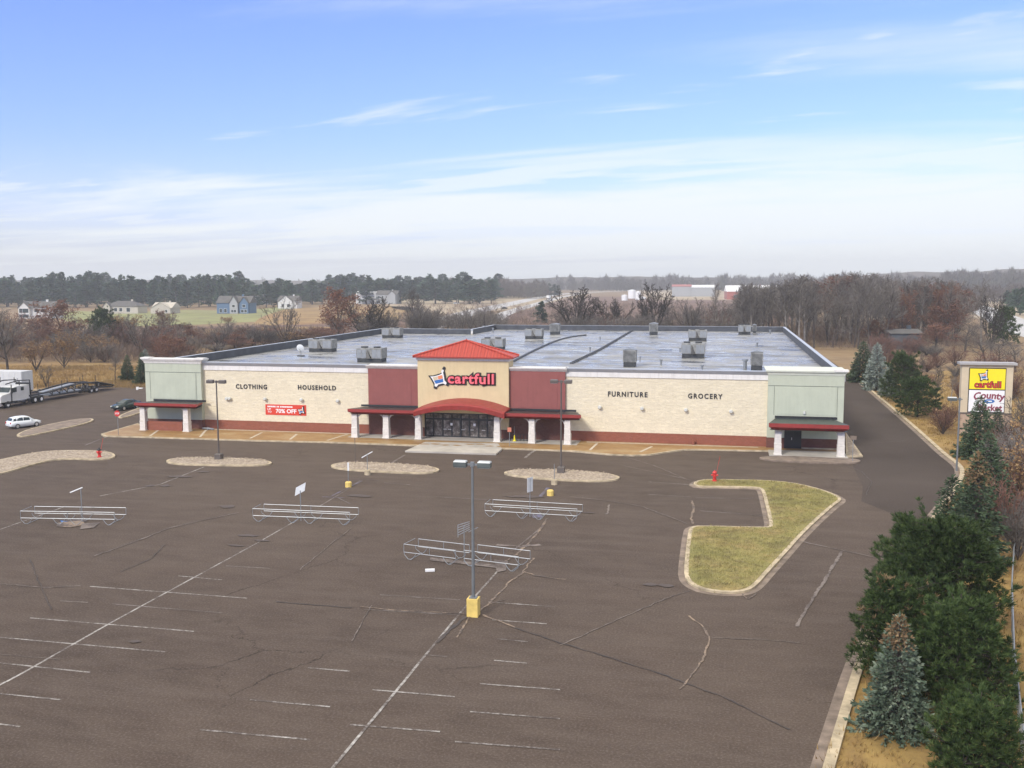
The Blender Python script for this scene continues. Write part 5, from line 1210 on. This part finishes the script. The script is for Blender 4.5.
TPL = {}
def tpl(key, maker):
    r = maker(); r.location = (0,0,-500)
    TPL[key] = r; return r
for i in range(3): tpl(('oak',i), lambda i=i: make_tree(20+i, 'oak'))
for i in range(4): tpl(('tall',i), lambda i=i: make_tree(40+i, 'tall', bark=('palebark' if i%2 else 'bark')))
for i in range(3): tpl(('multi',i), lambda i=i: make_tree(60+i, 'multi', bark='darkbark'))
KINDS['heavy'] = dict(KINDS['multi'], rmin=.040, kids=(11,8,6,4,0), ang=(.72,.5,.6,.6,.6))
for i in range(2): tpl(('dark',i), lambda i=i: make_tree(70+i, 'heavy', bark='darkbark', twig='darkbark'))
for i in range(3): tpl(('shrub',i), lambda i=i: make_tree(80+i, 'shrub', 'shrub', name='bare_shrub'))
for i in range(2): tpl(('redshrub',i), lambda i=i: make_tree(90+i, 'shrub', 'shrub', twig='twigred', name='bare_shrub'))
for i in range(3): tpl(('russet',i), lambda i=i: make_tree(100+i, 'oak', twig='twigred', leaf='leafrusset', nleaf=2600, lsize=.20, name='oak_tree'))
for i in range(2): tpl(('orange',i), lambda i=i: make_tree(110+i, 'multi', twig='twigred', leaf='leaforange', nleaf=2600, lsize=.20, name='brown_leaved_tree'))
for i in range(2): tpl(('rtall',i), lambda i=i: make_tree(120+i, 'tall', twig='twigred', leaf='leafrusset', nleaf=1300, lsize=.18, name='oak_tree'))
for i in range(5): tpl(('fpine',i), lambda i=i: make_farpine(130+i))
tpl(('spruce',0), lambda: make_spruce(1, 7, 2.1)); tpl(('spruce',1), lambda: make_spruce(2, 7, 2.3))
tpl(('blue',0), lambda: make_spruce(3, 6, 1.8, 'silver', name='blue_spruce'))
tpl(('bushy',0), lambda: make_pine(5, 6, 3.0, ntuft=900, tuft=.42, brown=0)); tpl(('bushy',1), lambda: make_pine(6, 6, 3.0, ntuft=900, tuft=.42, brown=0))
vr = random.Random(5)
USED = set()
def plant_at(key, base, H, label, wpx=None, group=None, cat=None, lean=0., z0=0.):
    t = TPL[key]
    if key in USED: o = copy_tree(t)
    else: o = t; USED.add(key)
    k = H/t['H']; base = Vector(base); dist = (base-Vector((0,0,CAM_H))).dot(FWD)
    kw = k if wpx is None else (wpx/2*dist/FPX)/t['Rd']
    o.location = (base.x, base.y, z0); o.scale = (kw, kw, k); o.rotation_euler = (vr.uniform(-lean,lean), vr.uniform(-lean,lean), vr.uniform(0, 6.28))
    o['label'] = label
    if group: o['group'] = group
    if cat: o['category'] = cat
    return o
def plant(key, bx, by, ty, label, wpx=None, group=None, cat=None, lean=0.):
    b = G(bx, by); H = max(.5, W(bx, ty, b.y).z); return plant_at(key, b, H, label, wpx, group, cat, lean)

# --- conifers along the verge, right of the side drive
plant(('spruce',0), 862, 382, 341, 'dark spruce farthest along the side drive, behind the silvery one', 30)
plant(('blue',0), 876, 390, 343, 'tall silvery blue spruce on the verge of the side drive', 27)
plant(('blue',0), 889, 396, 366, 'small silvery spruce half hidden between the tall silvery one and a dark pine', 22)
plant(('bushy',0), 902, 402, 354, 'dark green bushy pine behind the lowest bushy pine on the verge', 44)
plant(('bushy',1), 917, 417, 378, 'low wide dark pine at the edge of the yellow verge, nearest the bare saplings', 50)
plant(('spruce',1), 978, 458, 396, 'dark spruce covering the lower left of the roadside sign', 44)
plant(('spruce',0), 996, 448, 408, 'small spruce in front of the right half of the roadside sign', 26)
plant(('blue',0), 1001, 432, 404, 'thin brownish spruce at the right of the roadside sign base', 16)
own = [(('own',1), lambda: make_spruce(11, 7.2, 1.9, 'spruce', 1.1, .27, 'spruce_tree'), 984, 528, 431, 'tall spruce with pale shoots, second row behind the near pines', 62),
       (('own',2), lambda: make_spruce(12, 7.0, 1.9, 'spruce', 1.1, .26, 'spruce_tree', 'pinebrown'), 973, 568, 452, 'spruce with a dry brown top directly behind the near bushy pine', 66),
       (('own',3), lambda: make_spruce(13, 5.2, 1.5, 'spruce', 1.1, .25, 'spruce_tree'), 949, 560, 475, 'short dark spruce at the kerb, right of the side drive bend', 56)]
for key, mk, bx, by, ty, lb, wp in own: tpl(key, mk); plant(key, bx, by, ty, lb, wp)
tpl(('own',4), lambda: make_pine(21, 6.4, 3.4, ntuft=3300, brown=0, tuft=.30, lobes=70)); plant_at(('own',4), (10.9,50.5,0), 6.5, 'largest near bushy pine at the right, deep green with a rounded top', 140)
tpl(('own',5), lambda: make_pine(22, 5.0, 2.9, ntuft=2500, brown=.05, tuft=.29, lobes=58)); plant_at(('own',5), (8.3,46.3,0), 4.6, 'near bushy pine overhanging the kerb with brown tufts on its left side', 112)
tpl(('own',6), lambda: make_pine(23, 5.2, 2.3, ntuft=2000, brown=0, tuft=.30, lobes=44)); plant_at(('own',6), (10.9,57.0,0), 4.9, 'bushy pine behind the largest near pine, its crown showing beside the kerb', 86)
tpl(('own',7), lambda: make_spruce(24, 5.4, 1.9, 'bluespruce', 1.2, .26, 'blue_spruce', 'pinebrown')); plant_at(('own',7), (7.25,40.6,0), W(897,613,40.6).z, 'blue spruce with a withered brown top in front of the near pines', 74)
tpl(('own',8), lambda: make_pine(25, 4.6, 2.6, ntuft=2000, brown=0, tuft=.30, lobes=44)); plant_at(('own',8), (10.2,43.5,0), 4.6, 'bushy pine nearest the camera at the lower right corner', 120)
tpl(('own',9), lambda: make_pine(26, 3.6, 2.2, ntuft=1600, brown=0, tuft=.28, lobes=36)); plant_at(('own',9), (9.4,36.6,0), 3.2, 'low bushy pine lowest in the picture at the right', 110)
plant(('bushy',0), 1003, 346, 308, 'dark green pine standing alone in front of the pale road at the far right', 32)

# --- bare saplings and shrubs on the right slope
plant(('tall',0), 934, 413, 366, 'slender bare sapling on the yellow slope left of the sign', 20); plant(('tall',1), 951, 403, 369, 'second bare sapling close beside the sign on the slope', 16); plant(('tall',2), 921, 386, 352, 'thin bare sapling farther up the slope', 13)
sl = 'bare brown shrub on the slope behind the spruces at the right edge'; sg_ = 'bare shrubs on the right slope'
for k, (x, y, t_, w_, key) in enumerate([(1000,500,430,60,('shrub',0)),(1024,480,420,70,('shrub',1)),(1008,540,470,60,('redshrub',0)),(1030,520,440,70,('orange',0)),(1018,560,490,56,('shrub',2)),(1000,470,425,44,('redshrub',1)),(1030,440,395,50,('shrub',0)),(1012,452,410,40,('shrub',1)),(1040,470,410,60,('orange',1)),(1016,515,455,50,('redshrub',0))]):
    plant(key, x, y, t_, sl, w_, sg_, 'shrub')
b = G(1010,500)
for k in range(26):
    x = vr.uniform(860, 960); y = vr.uniform(352, 400) 
    if x < 905: y = vr.uniform(352, 372)
    plant(vr.choice([('shrub',0),('shrub',1),('redshrub',0),('redshrub',1)]), x, y, y-vr.uniform(10,24), 'low bare shrub among the golden grass below the right hand wood', vr.uniform(18,34), 'low shrubs below the right hand wood', 'shrub')
for x, y, t_, w_ in ((943,434,405,34),(948,425,402,26),(972,395,372,30),(1012,400,370,30),(985,380,350,34),(1005,378,352,30)):
    plant(('redshrub',vr.randint(0,1)), x, y, t_, 'dark reddish shrub beside the roadside sign', w_, 'shrubs round the roadside sign', 'shrub')

# --- the wood behind the right of the store
def prof(x):
    P_ = [(735,287),(770,278),(790,272),(820,273),(845,271),(862,268),(885,271),(905,277),(935,275),(960,282),(985,296),(1024,312)]
    for (a, ya), (b2, yb) in zip(P_, P_[1:]):
        if a <= x <= b2: return ya+(yb-ya)*(x-a)/(b2-a)
    return 300
grpw = 'bare trees in the wood behind the store'
for k in range(160):
    x = vr.uniform(742, 965); y = vr.uniform(322, 350)
    if x > 900: y = vr.uniform(325, 346)
    ty = prof(x)+vr.uniform(-1,12)+(350-y)*.05; u = vr.random()
    if u < .12 and (800 < x < 845 or x > 880) or (x > 905 and u < .38): plant(('rtall',vr.randint(0,1)) if x < 880 else ('russet',vr.randint(0,2)), x, y, ty+3, 'russet leaved oak in the wood behind the right of the store', vr.uniform(26,40), 'russet oaks in the wood behind the store', None, .05)
    elif u < .8: plant(('tall',vr.randint(0,3)), x, y, ty, 'bare grey tree in the wood behind the right of the store', vr.uniform(22,36), grpw, None, .09)
    else: plant(('oak',vr.randint(0,2)), x, y, ty+5, 'bare grey tree in the wood behind the right of the store', vr.uniform(28,44), grpw, None, .05)
for x, y, t_, w_ in ((880,348,318,44),(898,342,312,40),(935,352,322,44),(948,346,300,44),(965,352,318,50),(912,322,300,36),(985,362,330,46),(925,335,292,50),(955,335,290,46),(1015,372,340,50),(1000,366,338,40)):
    plant(('russet',vr.randint(0,2)) if x < 960 else ('oak',vr.randint(0,2)), x, y, t_, 'russet oak at the front edge of the right hand wood' if x < 960 else 'grey brushy tree below the pale road at the right', w_, 'oaks at the edge of the right hand wood' if x < 960 else 'brushy trees below the pale road')
plant(('tall',1), 981, 350, 277, 'tall bare tree with heavy dark limbs against the pale road', 34, None, None, .02); plant(('dark',0), 991, 352, 290, 'leaning bare tree just right of the tallest dark limbed one', 26)

# --- trees between the back of the roof and the fields
ft = [(('russet',0),338,350,286,50,'full reddish brown tree standing behind the left roof edge'),(('multi',0),285,346,297,42,'round grey bare tree alone in the brown field left of the roof'),
 (('dark',1),366,343,296,58,'spreading bare tree with low branches in front of the white gabled house'),(('tall',0),414,340,287,22,'slim bare tree behind the back left parapet'),(('tall',2),421,340,292,20,'bare tree touching the slim one behind the back left parapet'),
 (('dark',0),577,338,284,60,'dark many stemmed tree standing alone behind the middle of the roof'),(('dark',1),612,338,296,40,'brown bare tree between the dark many stemmed tree and the tall forked one'),(('dark',0),653,338,279,44,'tall forked bare tree behind the roof, left of the warehouses'),
 (('tall',3),714,338,281,14,'thin tall bare tree in front of the gap between the warehouses'),(('tall',0),745,336,283,16,'thin tall bare tree in front of the long white warehouse'),(('fpine',1),541,326,302,16,'small dark evergreen in the field beside the highway'),
 (('multi',2),692,340,297,42,'grey bare tree below the red roofed warehouse'),(('tall',3),765,336,286,18,'bare tree in front of the right end of the long white warehouse')]
for key, x, y, t_, w_, lb in ft: plant(key, x, y, t_, lb, w_)
for k in range(84):
    x = vr.uniform(330, 745); y = vr.uniform(332, 344); t_ = (304 if x < 500 else 312 if x < 660 else 300)+vr.uniform(-2,10)
    if 500 < x < 560: t_ = vr.uniform(316, 324)
    plant(vr.choice([('shrub',0),('shrub',1),('shrub',2),('multi',0),('multi',1),('multi',2),('oak',0),('redshrub',0)]), x, y, t_, 'bare brown tree in the hedge along the back of the store', vr.uniform(26,44), 'hedge trees along the back of the store', 'tree')

# --- trees and scrub at the left
lt = [(('oak',0),8,372,302,56,'grey green bare tree at the left edge in front of the white windowed house'),(('russet',1),66,352,299,62,'big russet oak right of the white windowed house'),(('orange',0),64,368,330,36,'pale orange brown tree low in the left thicket'),
 (('orange',1),36,372,340,30,'small reddish tree at the left below the white windowed house'),(('multi',2),140,356,313,54,'wide brown bare tree in front of the tan shed'),(('tall',2),115,381,352,16,'small bare tree at the back kerb of the lot, left of a dark spruce'),
 (('multi',1),46,388,364,22,'little bare tree standing in the dry field behind the truck'),(('russet',2),175,366,338,40,'brown leaved bush just above the sage corner block'),(('multi',0),222,350,320,40,'forked bare tree in front of the blue house'),
 (('orange',1),228,326,316,14,'tiny yellowish tree on the green lawn')]
for key, x, y, t_, w_, lb in lt: plant(key, x, y, t_, lb, w_)
plant(('bushy',1), 103, 345, 309, 'dark green pine in the left thicket near the grey roofed house', 32); plant(('spruce',0), 128, 381, 355, 'little dark spruce at the back kerb of the lot', 17); plant(('spruce',1), 143, 384, 352, 'dark spruce half hidden by the sage corner block', 18); plant(('blue',0), 146, 372, 349, 'pale frosty tree top just above the sage corner block', 14)
for k in range(95):
    x = vr.uniform(-30, 335); y = vr.uniform(340, 364) if x < 190 else vr.uniform(338, 352)
    if x > 240: y = vr.uniform(338, 346)
    hh_ = vr.uniform(16,34) if x < 190 else vr.uniform(8,20)
    u = vr.random(); key = ('orange',vr.randint(0,1)) if u < .10 else ('russet',vr.randint(0,2)) if u < .26 else ('redshrub',vr.randint(0,1)) if u < .5 else ('shrub',vr.randint(0,2)) if u < .75 else ('multi',vr.randint(0,2))
    nm = {'orange':'pale brown leaved','russet':'russet leaved','redshrub':'bare reddish','shrub':'bare grey brown','multi':'bare many stemmed'}[key[0]]
    plant(key, x, y, y-hh_, nm+' tree in the thicket left of the store', vr.uniform(26,44), nm+' trees in the left thicket', 'tree')

# --- scrub that reads as one mass
def mass(name, label, cat, n, fx, hw, mat, per=46, seed=1, sl=.9, w_=.05, extra=None):
    """n clumps; fx(rs)->(x,y,height,radius)"""
    rs = np.random.RandomState(seed); VV = []
    for k in range(n):
        x, y, h, r = fx(rs); c = np.stack([rs.normal(0,r*.45,per), rs.normal(0,r*.45,per), h*(.05+.75*rs.rand(per)**.8)],1); c[:,2] *= np.clip(1.15-np.hypot(c[:,0],c[:,1])/(r*1.6),.3,1); c += np.array([x,y,0])
        d = rs.normal(0,.45,(per,3)); d[:,2] = np.abs(d[:,2])+.8; d /= np.linalg.norm(d,axis=1,keepdims=True); b = np.cross(d, rs.normal(0,1,(per,3))); b /= np.linalg.norm(b,axis=1,keepdims=True); L_ = h*sl*rs.uniform(.2,.5,(per,1))
        VV.append(np.stack([c-b*w_*h*.3, c+b*w_*h*.3, c+d*L_],1))
    V = np.concatenate(VV).reshape(-1,3); F = np.arange(len(V)).reshape(-1,3)
    return tag(np_mesh(name, V, F, mat), label, cat, None, 'stuff')
def band(x0, x1, y0, y1, h0, h1, r, avoid=None):
    def f(rs):
        while True:
            px_, py_ = rs.uniform(x0,x1), rs.uniform(y0,y1); p = G(px_, py_)
            if avoid and avoid(p): continue
            return p.x, p.y, rs.uniform(h0,h1), r*rs.uniform(.6,1.3)
    return f
store_av = lambda p: -75 < p.x < 15 and p.y < 220 or (15 <= p.x < 27 and p.y < 235)
mass('thicket', None, None, 700, band(-60,200,338,363,1.6,4.5,2.6,store_av), 0, 'thicket', 60, 1, .9, .05)
mass('thicket', None, None, 420, band(190,420,331,347,1.5,3.8,2.8,store_av), 0, 'thicket', 60, 2, .9, .05)
mass('thicket', None, None, 1300, band(400,860,306,345,1.8,5.5,3.2,store_av), 0, 'thicket', 60, 3, .9, .05)
mass('thicket', None, None, 520, band(800,985,322,350,1.2,3.0,2.6,store_av), 0, 'thicket', 60, 4, .9, .05)
mass('thicket', None, None, 160, band(985,1060,352,400,1,2.4,2.0,store_av), 0, 'thicket', 60, 5, .9, .05)
# tufts of long dry grass on verge and field
def tufts(name, n, f, mat, seed, per=9):
    rs = np.random.RandomState(seed); VV = []
    for k in range(n):
        x, y, h, r = f(rs); c = np.zeros((per,3)); c[:,0] = x+rs.normal(0,r,per); c[:,1] = y+rs.normal(0,r,per); d = rs.normal(0,.4,(per,3)); d[:,2] = 1; b = np.cross(d, rs.normal(0,1,(per,3))); b /= np.linalg.norm(b,axis=1,keepdims=True)
        VV.append(np.stack([c-b*.03*max(1,h*2), c+b*.03*max(1,h*2), c+d*h*rs.uniform(.6,1.2,(per,1))],1))
    V = np.concatenate(VV).reshape(-1,3); return tag(np_mesh(name, V, np.arange(len(V)).reshape(-1,3), mat), kind='stuff')
def vf(rs):
    while True:
        y = rs.uniform(30,200); x = rs.uniform(4,60); k = 6+ (y-46)*.31 if y < 100 else 23.5
        if x > k+.8: return x, y, rs.uniform(.15,.45), .25
tufts('long_grass', 9000, vf, 'verge', 8)
tufts('long_grass', 2500, band(-20,150,366,388,.3,.7,.7), 'field', 9)
# grass blades of the kerbed island
def inpoly(x, y, poly):
    c_ = False; j = len(poly)-1
    for i in range(len(poly)):
        if (poly[i][1] > y) != (poly[j][1] > y) and x < (poly[j][0]-poly[i][0])*(y-poly[i][1])/(poly[j][1]-poly[i][1])+poly[i][0]: c_ = not c_
        j = i
    return c_
ip = inset(smooth_poly(isl,1), .45)
def gf(rs):
    while True:
        x, y = rs.uniform(-4,12), rs.uniform(56,92)
        if inpoly(x, y, ip): return x, y, rs.uniform(.05,.12)+.165, .2
def lift(o, z):
    return o
gi = tufts('grass', 7000, gf, 'island_grass', 10, 7)

# --- far wood and pines
for k in range(215):
    u = k/215; row = k%3; x = -40+ (500+40)*((k*0.6180339)%1); by = (300.5,303.5,307)[row]+vr.uniform(-1,1)
    ty = 276+1.3*math.sin(x*.05)+1.0*math.sin(x*.17+1)+vr.uniform(-3,6)+(-3 if x < 150 and vr.random() < .2 else 0)+(4 if x > 250 and x < 330 else 0)+row*1.2
    if x > 290: by -= 3.5; ty += .5
    plant(('fpine',vr.randint(0,4)), x, by, ty, 'tall dark pine in the wood behind the far houses', vr.uniform(15,24), 'pines behind the far houses', 'pine')
def far(x0, x1, by0, by1, tipf):
    def f(rs):
        px_, py_ = rs.uniform(x0,x1), rs.uniform(by0,by1); p = G(px_, py_); H = W(px_, tipf(px_)+1.6*math.sin(px_*.11)+1.2*math.sin(px_*.37+1)+.9*math.sin(px_*.9)+rs.uniform(0,4), p.y).z
        return p.x, p.y, max(6,H), 6.5
    return f
mass('distant_wood', 'hazy bare wood between the pines and the highway', 'wood', 330, far(440,545,294,299,lambda x: 277), 0, 'farwood', 110, 11, .5, .06)
mass('distant_wood', 'hazy wood on the skyline behind the warehouses', 'wood', 620, far(555,900,287.5,292,lambda x: 274.5-(x-555)*.012), 0, 'farwood', 110, 12, .5, .05)
mass('distant_wood', 'hazy wooded ridge on the skyline at the far right', 'wood', 620, far(880,1090,289,295,lambda x: 270+3*math.sin(x*.03)), 0, 'farwood', 120, 13, .5, .07)
mass('distant_wood', 'pale wood on the skyline behind the pines', 'wood', 420, far(-60,560,288,291,lambda x: 277.5), 0, 'farwood', 100, 14, .5, .07)
mass('distant_wood', 'hazy wood rising behind the nearer right hand trees', 'wood', 360, far(740,1040,296,306,lambda x: 281), 0, 'farwood', 110, 15, .5, .06)
for x in (549, 554, 558): plant(('fpine',1), x, 297, 283.5+(x-549)*.2, 'green pine clump where the highway meets the wood', 9, 'green pines beside the highway', 'pine')
for x, y, t_ in ((1014,312,289),(1020,315,288),(1026,316,290),(1008,309,291)): plant(('fpine',x%5), x, y, t_, 'green pine beside the pale road at the right edge', 16, 'pines beside the pale road', 'pine')
# low hills at the horizon
def hill(x0, x1, d, hpx, seed):
    rs = np.random.RandomState(seed); n = 60; b = MB(); rings = []
    for i in range(n+1):
        u = i/n; px_ = x0+(x1-x0)*u; r_ = ray(px_, 281); k = d/r_.y; X_, Y_ = r_.x*k, d; h = CAM_H+hpx*math.sin(math.pi*u)**.6*d/FPX*(1+.12*math.sin(u*23+seed)+.05*math.sin(u*71))
        rings.append([(X_*.93,Y_*.93,-.04),(X_*.97,Y_*.97,h*.6),(X_,Y_,h),(X_*1.08,Y_*1.08,h*.9),(X_*1.15,Y_*1.15,-.04)])
    b.loft(rings); return structure(b.build('hills', 'farwood'))
hill(480, 760, 2000, 3.5, 1); hill(820, 1300, 1900, 9, 4); hill(-300, 330, 2050, 2.5, 7)

# ================================================================== HOUSES, WAREHOUSES
def house(px0, px1, by, wall_y, ridge_y, wallm, roofm, label, dep=10, gables=(), wins=(), rz=0, hipr=False, lower=None, cat='house', nm='house'):
    a, b_ = G(px0, by), G(px1, by); cx, cy = (a.x+b_.x)/2, (a.y+b_.y)/2; wd = (b_-a).length; ang = math.atan2(b_.y-a.y, b_.x-a.x)
    H = W((px0+px1)/2, wall_y, cy).z; Rg = W((px0+px1)/2, ridge_y, cy).z
    r = empty(nm, (cx, cy, 0), label, cat); r.rotation_euler = (0,0,ang)
    def loc(b, name, mat, par=None):
        o = b.build(name, mat); o.parent = par or r; return o
    w = loc(MB().box(-wd/2, wd/2, 0, dep, 0, H), 'wall', wallm)
    ov = .5
    if hipr: q = wd*.28
    else: q = -ov
    rf = MB().add([(-wd/2-ov,-ov,H),(wd/2+ov,-ov,H),(wd/2+ov,dep+ov,H),(-wd/2-ov,dep+ov,H),(-wd/2+q,dep/2,Rg),(wd/2-q,dep/2,Rg)], [(0,1,5,4),(2,3,4,5),(1,2,5),(3,0,4),(3,2,1,0)])
    rr_ = loc(rf, 'roof', roofm)
    loc(MB().box(wd*.18, wd*.18+1, dep/2-.4, dep/2+.4, H, Rg+.9), 'chimney', wallm, rr_)
    for u0, u1, wt, gt, m_ in gables:      # projecting gabled bays
        x0, x1 = -wd/2+wd*u0, -wd/2+wd*u1; zt = H*wt; zg = Rg*gt
        loc(MB().add([(x0,-1.6,0),(x1,-1.6,0),(x1,-1.6,zt),((x0+x1)/2,-1.6,zg),(x0,-1.6,zt),(x0,2,0),(x1,2,0),(x1,2,zt),((x0+x1)/2,2,zg),(x0,2,zt)], [(0,1,2,3,4),(1,6,7,2),(5,0,4,9)]), 'gable', m_)
        loc(MB().add([(x0-.4,-2.0,zt-.25),((x0+x1)/2,-2.0,zg+.12),(x1+.4,-2.0,zt-.25),(x0-.4,3,zt-.25),((x0+x1)/2,3,zg+.12),(x1+.4,3,zt-.25),(x0-.4,-2.0,zt-.02),((x0+x1)/2,-2.0,zg+.38),(x1+.4,-2.0,zt-.02)], [(0,3,4,1),(1,4,5,2),(0,1,7,6),(1,2,8,7)]), 'gable_roof', roofm)
    for u, v0, v1, ww, fy in wins:
        x = -wd/2+wd*u; y = -1.6 if fy else 0
        wn_ = loc(MB().box(x-ww/2-.12, x+ww/2+.12, y-.06, y-.002, H*v0-.12, H*v1+.12), 'window', 'white'); loc(MB().box(x-ww/2, x+ww/2, y-.09, y-.061, H*v0, H*v1), 'pane', 'glass', wn_)
    return r
W2 = [(u,v0,v1,1.5,0) for u in (.12,.3,.72,.88) for v0, v1 in ((.12,.36),(.6,.85))]
house(19, 52, 318.5, 308, 301.5, 'housewhite', 'houseroof', 'white two storey house with large windows and a long grey roof at the far left', 11, [(.05,.38,1.0,.95,'housewhite')], [(.12,.1,.4,1.6,1),(.22,.1,.4,1.6,1),(.31,.1,.4,1.6,1),(.12,.55,.95,1.6,1),(.22,.55,.95,1.6,1),(.31,.55,.95,1.6,1),(.55,.6,.9,2.5,0),(.75,.6,.9,2.5,0),(.6,.1,.35,2.5,0)])
house(104, 138, 313.5, 306.5, 301, 'housetan', 'houseroof', 'low tan house with a grey hipped roof and a chimney', 12, [(.02,.22,1,.9,'housetan')], [(.35,.3,.8,1.8,0),(.5,.3,.8,1.8,0),(.72,.25,.8,2.2,0)], hipr=True)
house(152, 171.5, 313.5, 308, 302.5, 'housetan', 'housetan', 'plain tan gabled shed on the green lawn', 12, [(.0,1.,1,1,'housetan')], [(.8,.2,.7,1.2,1)], cat='shed', nm='shed')
house(217, 250, 313.5, 303, 296, 'houseblue', 'houseroof', 'blue house with white trim on the green lawn', 11, [(.42,.66,1,.98,'housegrey'),(.72,.98,1,.92,'houseblue')], [(.5,.12,.36,1.4,1),(.58,.12,.36,1.4,1),(.54,.6,.85,1.6,1),(.8,.12,.36,1.6,1),(.9,.12,.36,1.4,1),(.85,.6,.85,1.8,1),(.12,.1,.45,1.6,0),(.26,.1,.45,1.6,0)])
house(252, 268, 304.5, 299, 294.5, 'housewhite', 'houseroof', 'small white gabled house just right of the blue one', 10, [(.1,.7,1,1,'housewhite')], [(.4,.2,.7,2,1)])
house(278, 297, 308.5, 301, 295.8, 'housewhite', 'houseroof', 'white gabled house behind the round bare tree', 11, [(.1,.8,.95,1,'housewhite')], [(.3,.2,.6,1.8,1),(.6,.2,.6,1.8,1)])
house(356, 377, 304, 296, 291.5, 'housewhite', 'housewhite', 'bright white house with several gables behind the spreading bare tree', 12, [(.05,.35,1,.95,'housewhite'),(.35,.7,1.05,1.05,'housewhite'),(.75,.98,1,1.0,'housewhite')], [(.2,.15,.5,1.6,1),(.5,.15,.5,1.6,1),(.85,.15,.5,1.6,1)])
house(376.5, 397, 304, 294.5, 290.5, 'housegrey', 'houseroof', 'grey two storey house attached right of the bright white gables', 12, [(.6,.95,1,.95,'housegrey')], W2[:6])
house(672, 691, 296.5, 286.5, 284.5, 'housegrey', 'redmetal', 'low warehouse with a red roof, left of the white roofed part', 30, cat='warehouse', nm='warehouse')
house(690, 715, 296.5, 287.5, 285.0, 'housegrey', 'white', 'low warehouse with a bright white roof edge beside the red roofed one', 30, cat='warehouse', nm='warehouse')
house(727, 778, 299.5, 291.5, 285.5, 'redmetal', 'white', 'long white roofed warehouse with dull red walls', 40, [], [(u,.2,.6,6,0) for u in (.2,.4,.6,.8)], cat='warehouse', nm='warehouse')
house(891, 921, 349.5, 333.5, 329.5, 'shedwall', 'houseroof', 'dark grey shed under the russet oaks in the right hand wood', 8, [], [], cat='shed', nm='shed')
# tanks and trucks in the yard, traffic
def tank(px_, by, ty, wpx, label):
    b = G(px_, by); H = W(px_, ty, b.y).z; r_ = wpx/2*(b-Vector((0,0,CAM_H))).length/FPX; o = empty('storage_tank', tuple(b), label, 'tank')
    MB().cyl(b.x, b.y, 0, H*.9, r_, 16).build('shell', 'white', o); MB().cyl(b.x, b.y, H*.9, H, r_, 16, .2).build('lid', 'whiteplate', o)
tank(632, 298.5, 289.5, 8, 'largest white storage tank in the yard beyond the forked tree'); tank(624.5, 300.5, 294.5, 6, 'smaller white storage tank left of the largest'); tank(638, 300, 291, 5, 'white storage tank right of the largest')
def far_truck(px_, by, hpx, wpx, label, rz):
    b = G(px_, by); s = (b-Vector((0,0,CAM_H))).length/FPX; H = hpx*s; w_ = wpx*s; o = empty('distant_truck', tuple(b), label, 'truck')
    MB().box(-w_/2, w_/2, -1.2, 1.2, H*.28, H).build('box', 'white').parent = o; MB().box(w_/2+.1, w_/2+1.8, -1.1, 1.1, H*.22, H*.75).build('cab', 'whiteplate').parent = o
    b2 = MB()
    for x in (-w_*.3, w_*.4, w_/2+1): b2.tube([(x,-1.25,.45),(x,1.25,.45)], .45, 10)
    b2.build('wheels', 'rubber').parent = o; o.rotation_euler = (0,0,rz)
far_truck(548.5, 299, 3.6, 3.2, 'white box truck on the highway near the skyline', R_(70)); far_truck(641.5, 299.5, 3, 5, 'white truck parked right of the storage tanks', .2); far_truck(1006, 299.5, 4, 5, 'white vehicle on the pale road at the far right', -.3)
def far_car(px_, by, label, paint, rz):
    b = G(px_, by, .02); s = empty('distant_car', tuple(b), label, 'car')
    MB().loft([[(x,-w_,.3),(x,-w_,z),(x,w_,z),(x,w_,.3)] for x, w_, z in ((-2.2,.8,.85),(-1.8,.88,1.0),(1.5,.88,.95),(2.2,.8,.7))]).build('body', paint).parent = s
    MB().loft([[(x,-w_,.95),(x,-w_*.85,z),(x,w_*.85,z),(x,w_,.95)] for x, w_, z in ((-1.7,.8,.97),(-1.1,.72,1.48),(.3,.72,1.46),(1.1,.8,.97))]).build('cabin', 'glass').parent = s
    MB().tube([(-1.4,-.9,.33),(-1.4,.9,.33)], .33, 10).tube([(1.4,-.9,.33),(1.4,.9,.33)], .33, 10).build('wheels', 'rubber').parent = s
    s.rotation_euler = (0,0,rz)
far_car(504.5, 309, 'dark car on the highway beyond the back of the roof', 'cardark', .9); far_car(267, 334.5, 'small white car half hidden in the scrub left of the roof', 'carwhite', .1); far_car(456, 304, 'white car out on the pale field by the pine wood', 'carwhite', .5)

for key, t in TPL.items():
    if key not in USED:
        for ch in list(t.children): bpy.data.objects.remove(ch)
        bpy.data.objects.remove(t)
for o in list(bpy.data.objects):
    for k in ('H', 'Rd'):
        if k in o.keys(): del o[k]
# ================================================================== HAZE
hz_ = MB().box(-2900, 2900, -900, 3100, -1.1, 75).build('haze', 'white'); hz_['kind'] = 'stuff'
hm = bpy.data.materials.new('haze'); hm.use_nodes = True; ht = hm.node_tree
for n in list(ht.nodes):
    if n.type != 'OUTPUT_MATERIAL': ht.nodes.remove(n)
pv = ht.nodes.new('ShaderNodeVolumePrincipled'); pv.inputs['Color'].default_value = (.97, .985, 1, 1); pv.inputs['Density'].default_value = HAZE_D; pv.inputs['Anisotropy'].default_value = .2
ht.links.new(pv.outputs[0], [n for n in ht.nodes if n.type == 'OUTPUT_MATERIAL'][0].inputs['Volume'])
hz_.data.materials.clear(); hz_.data.materials.append(hm)
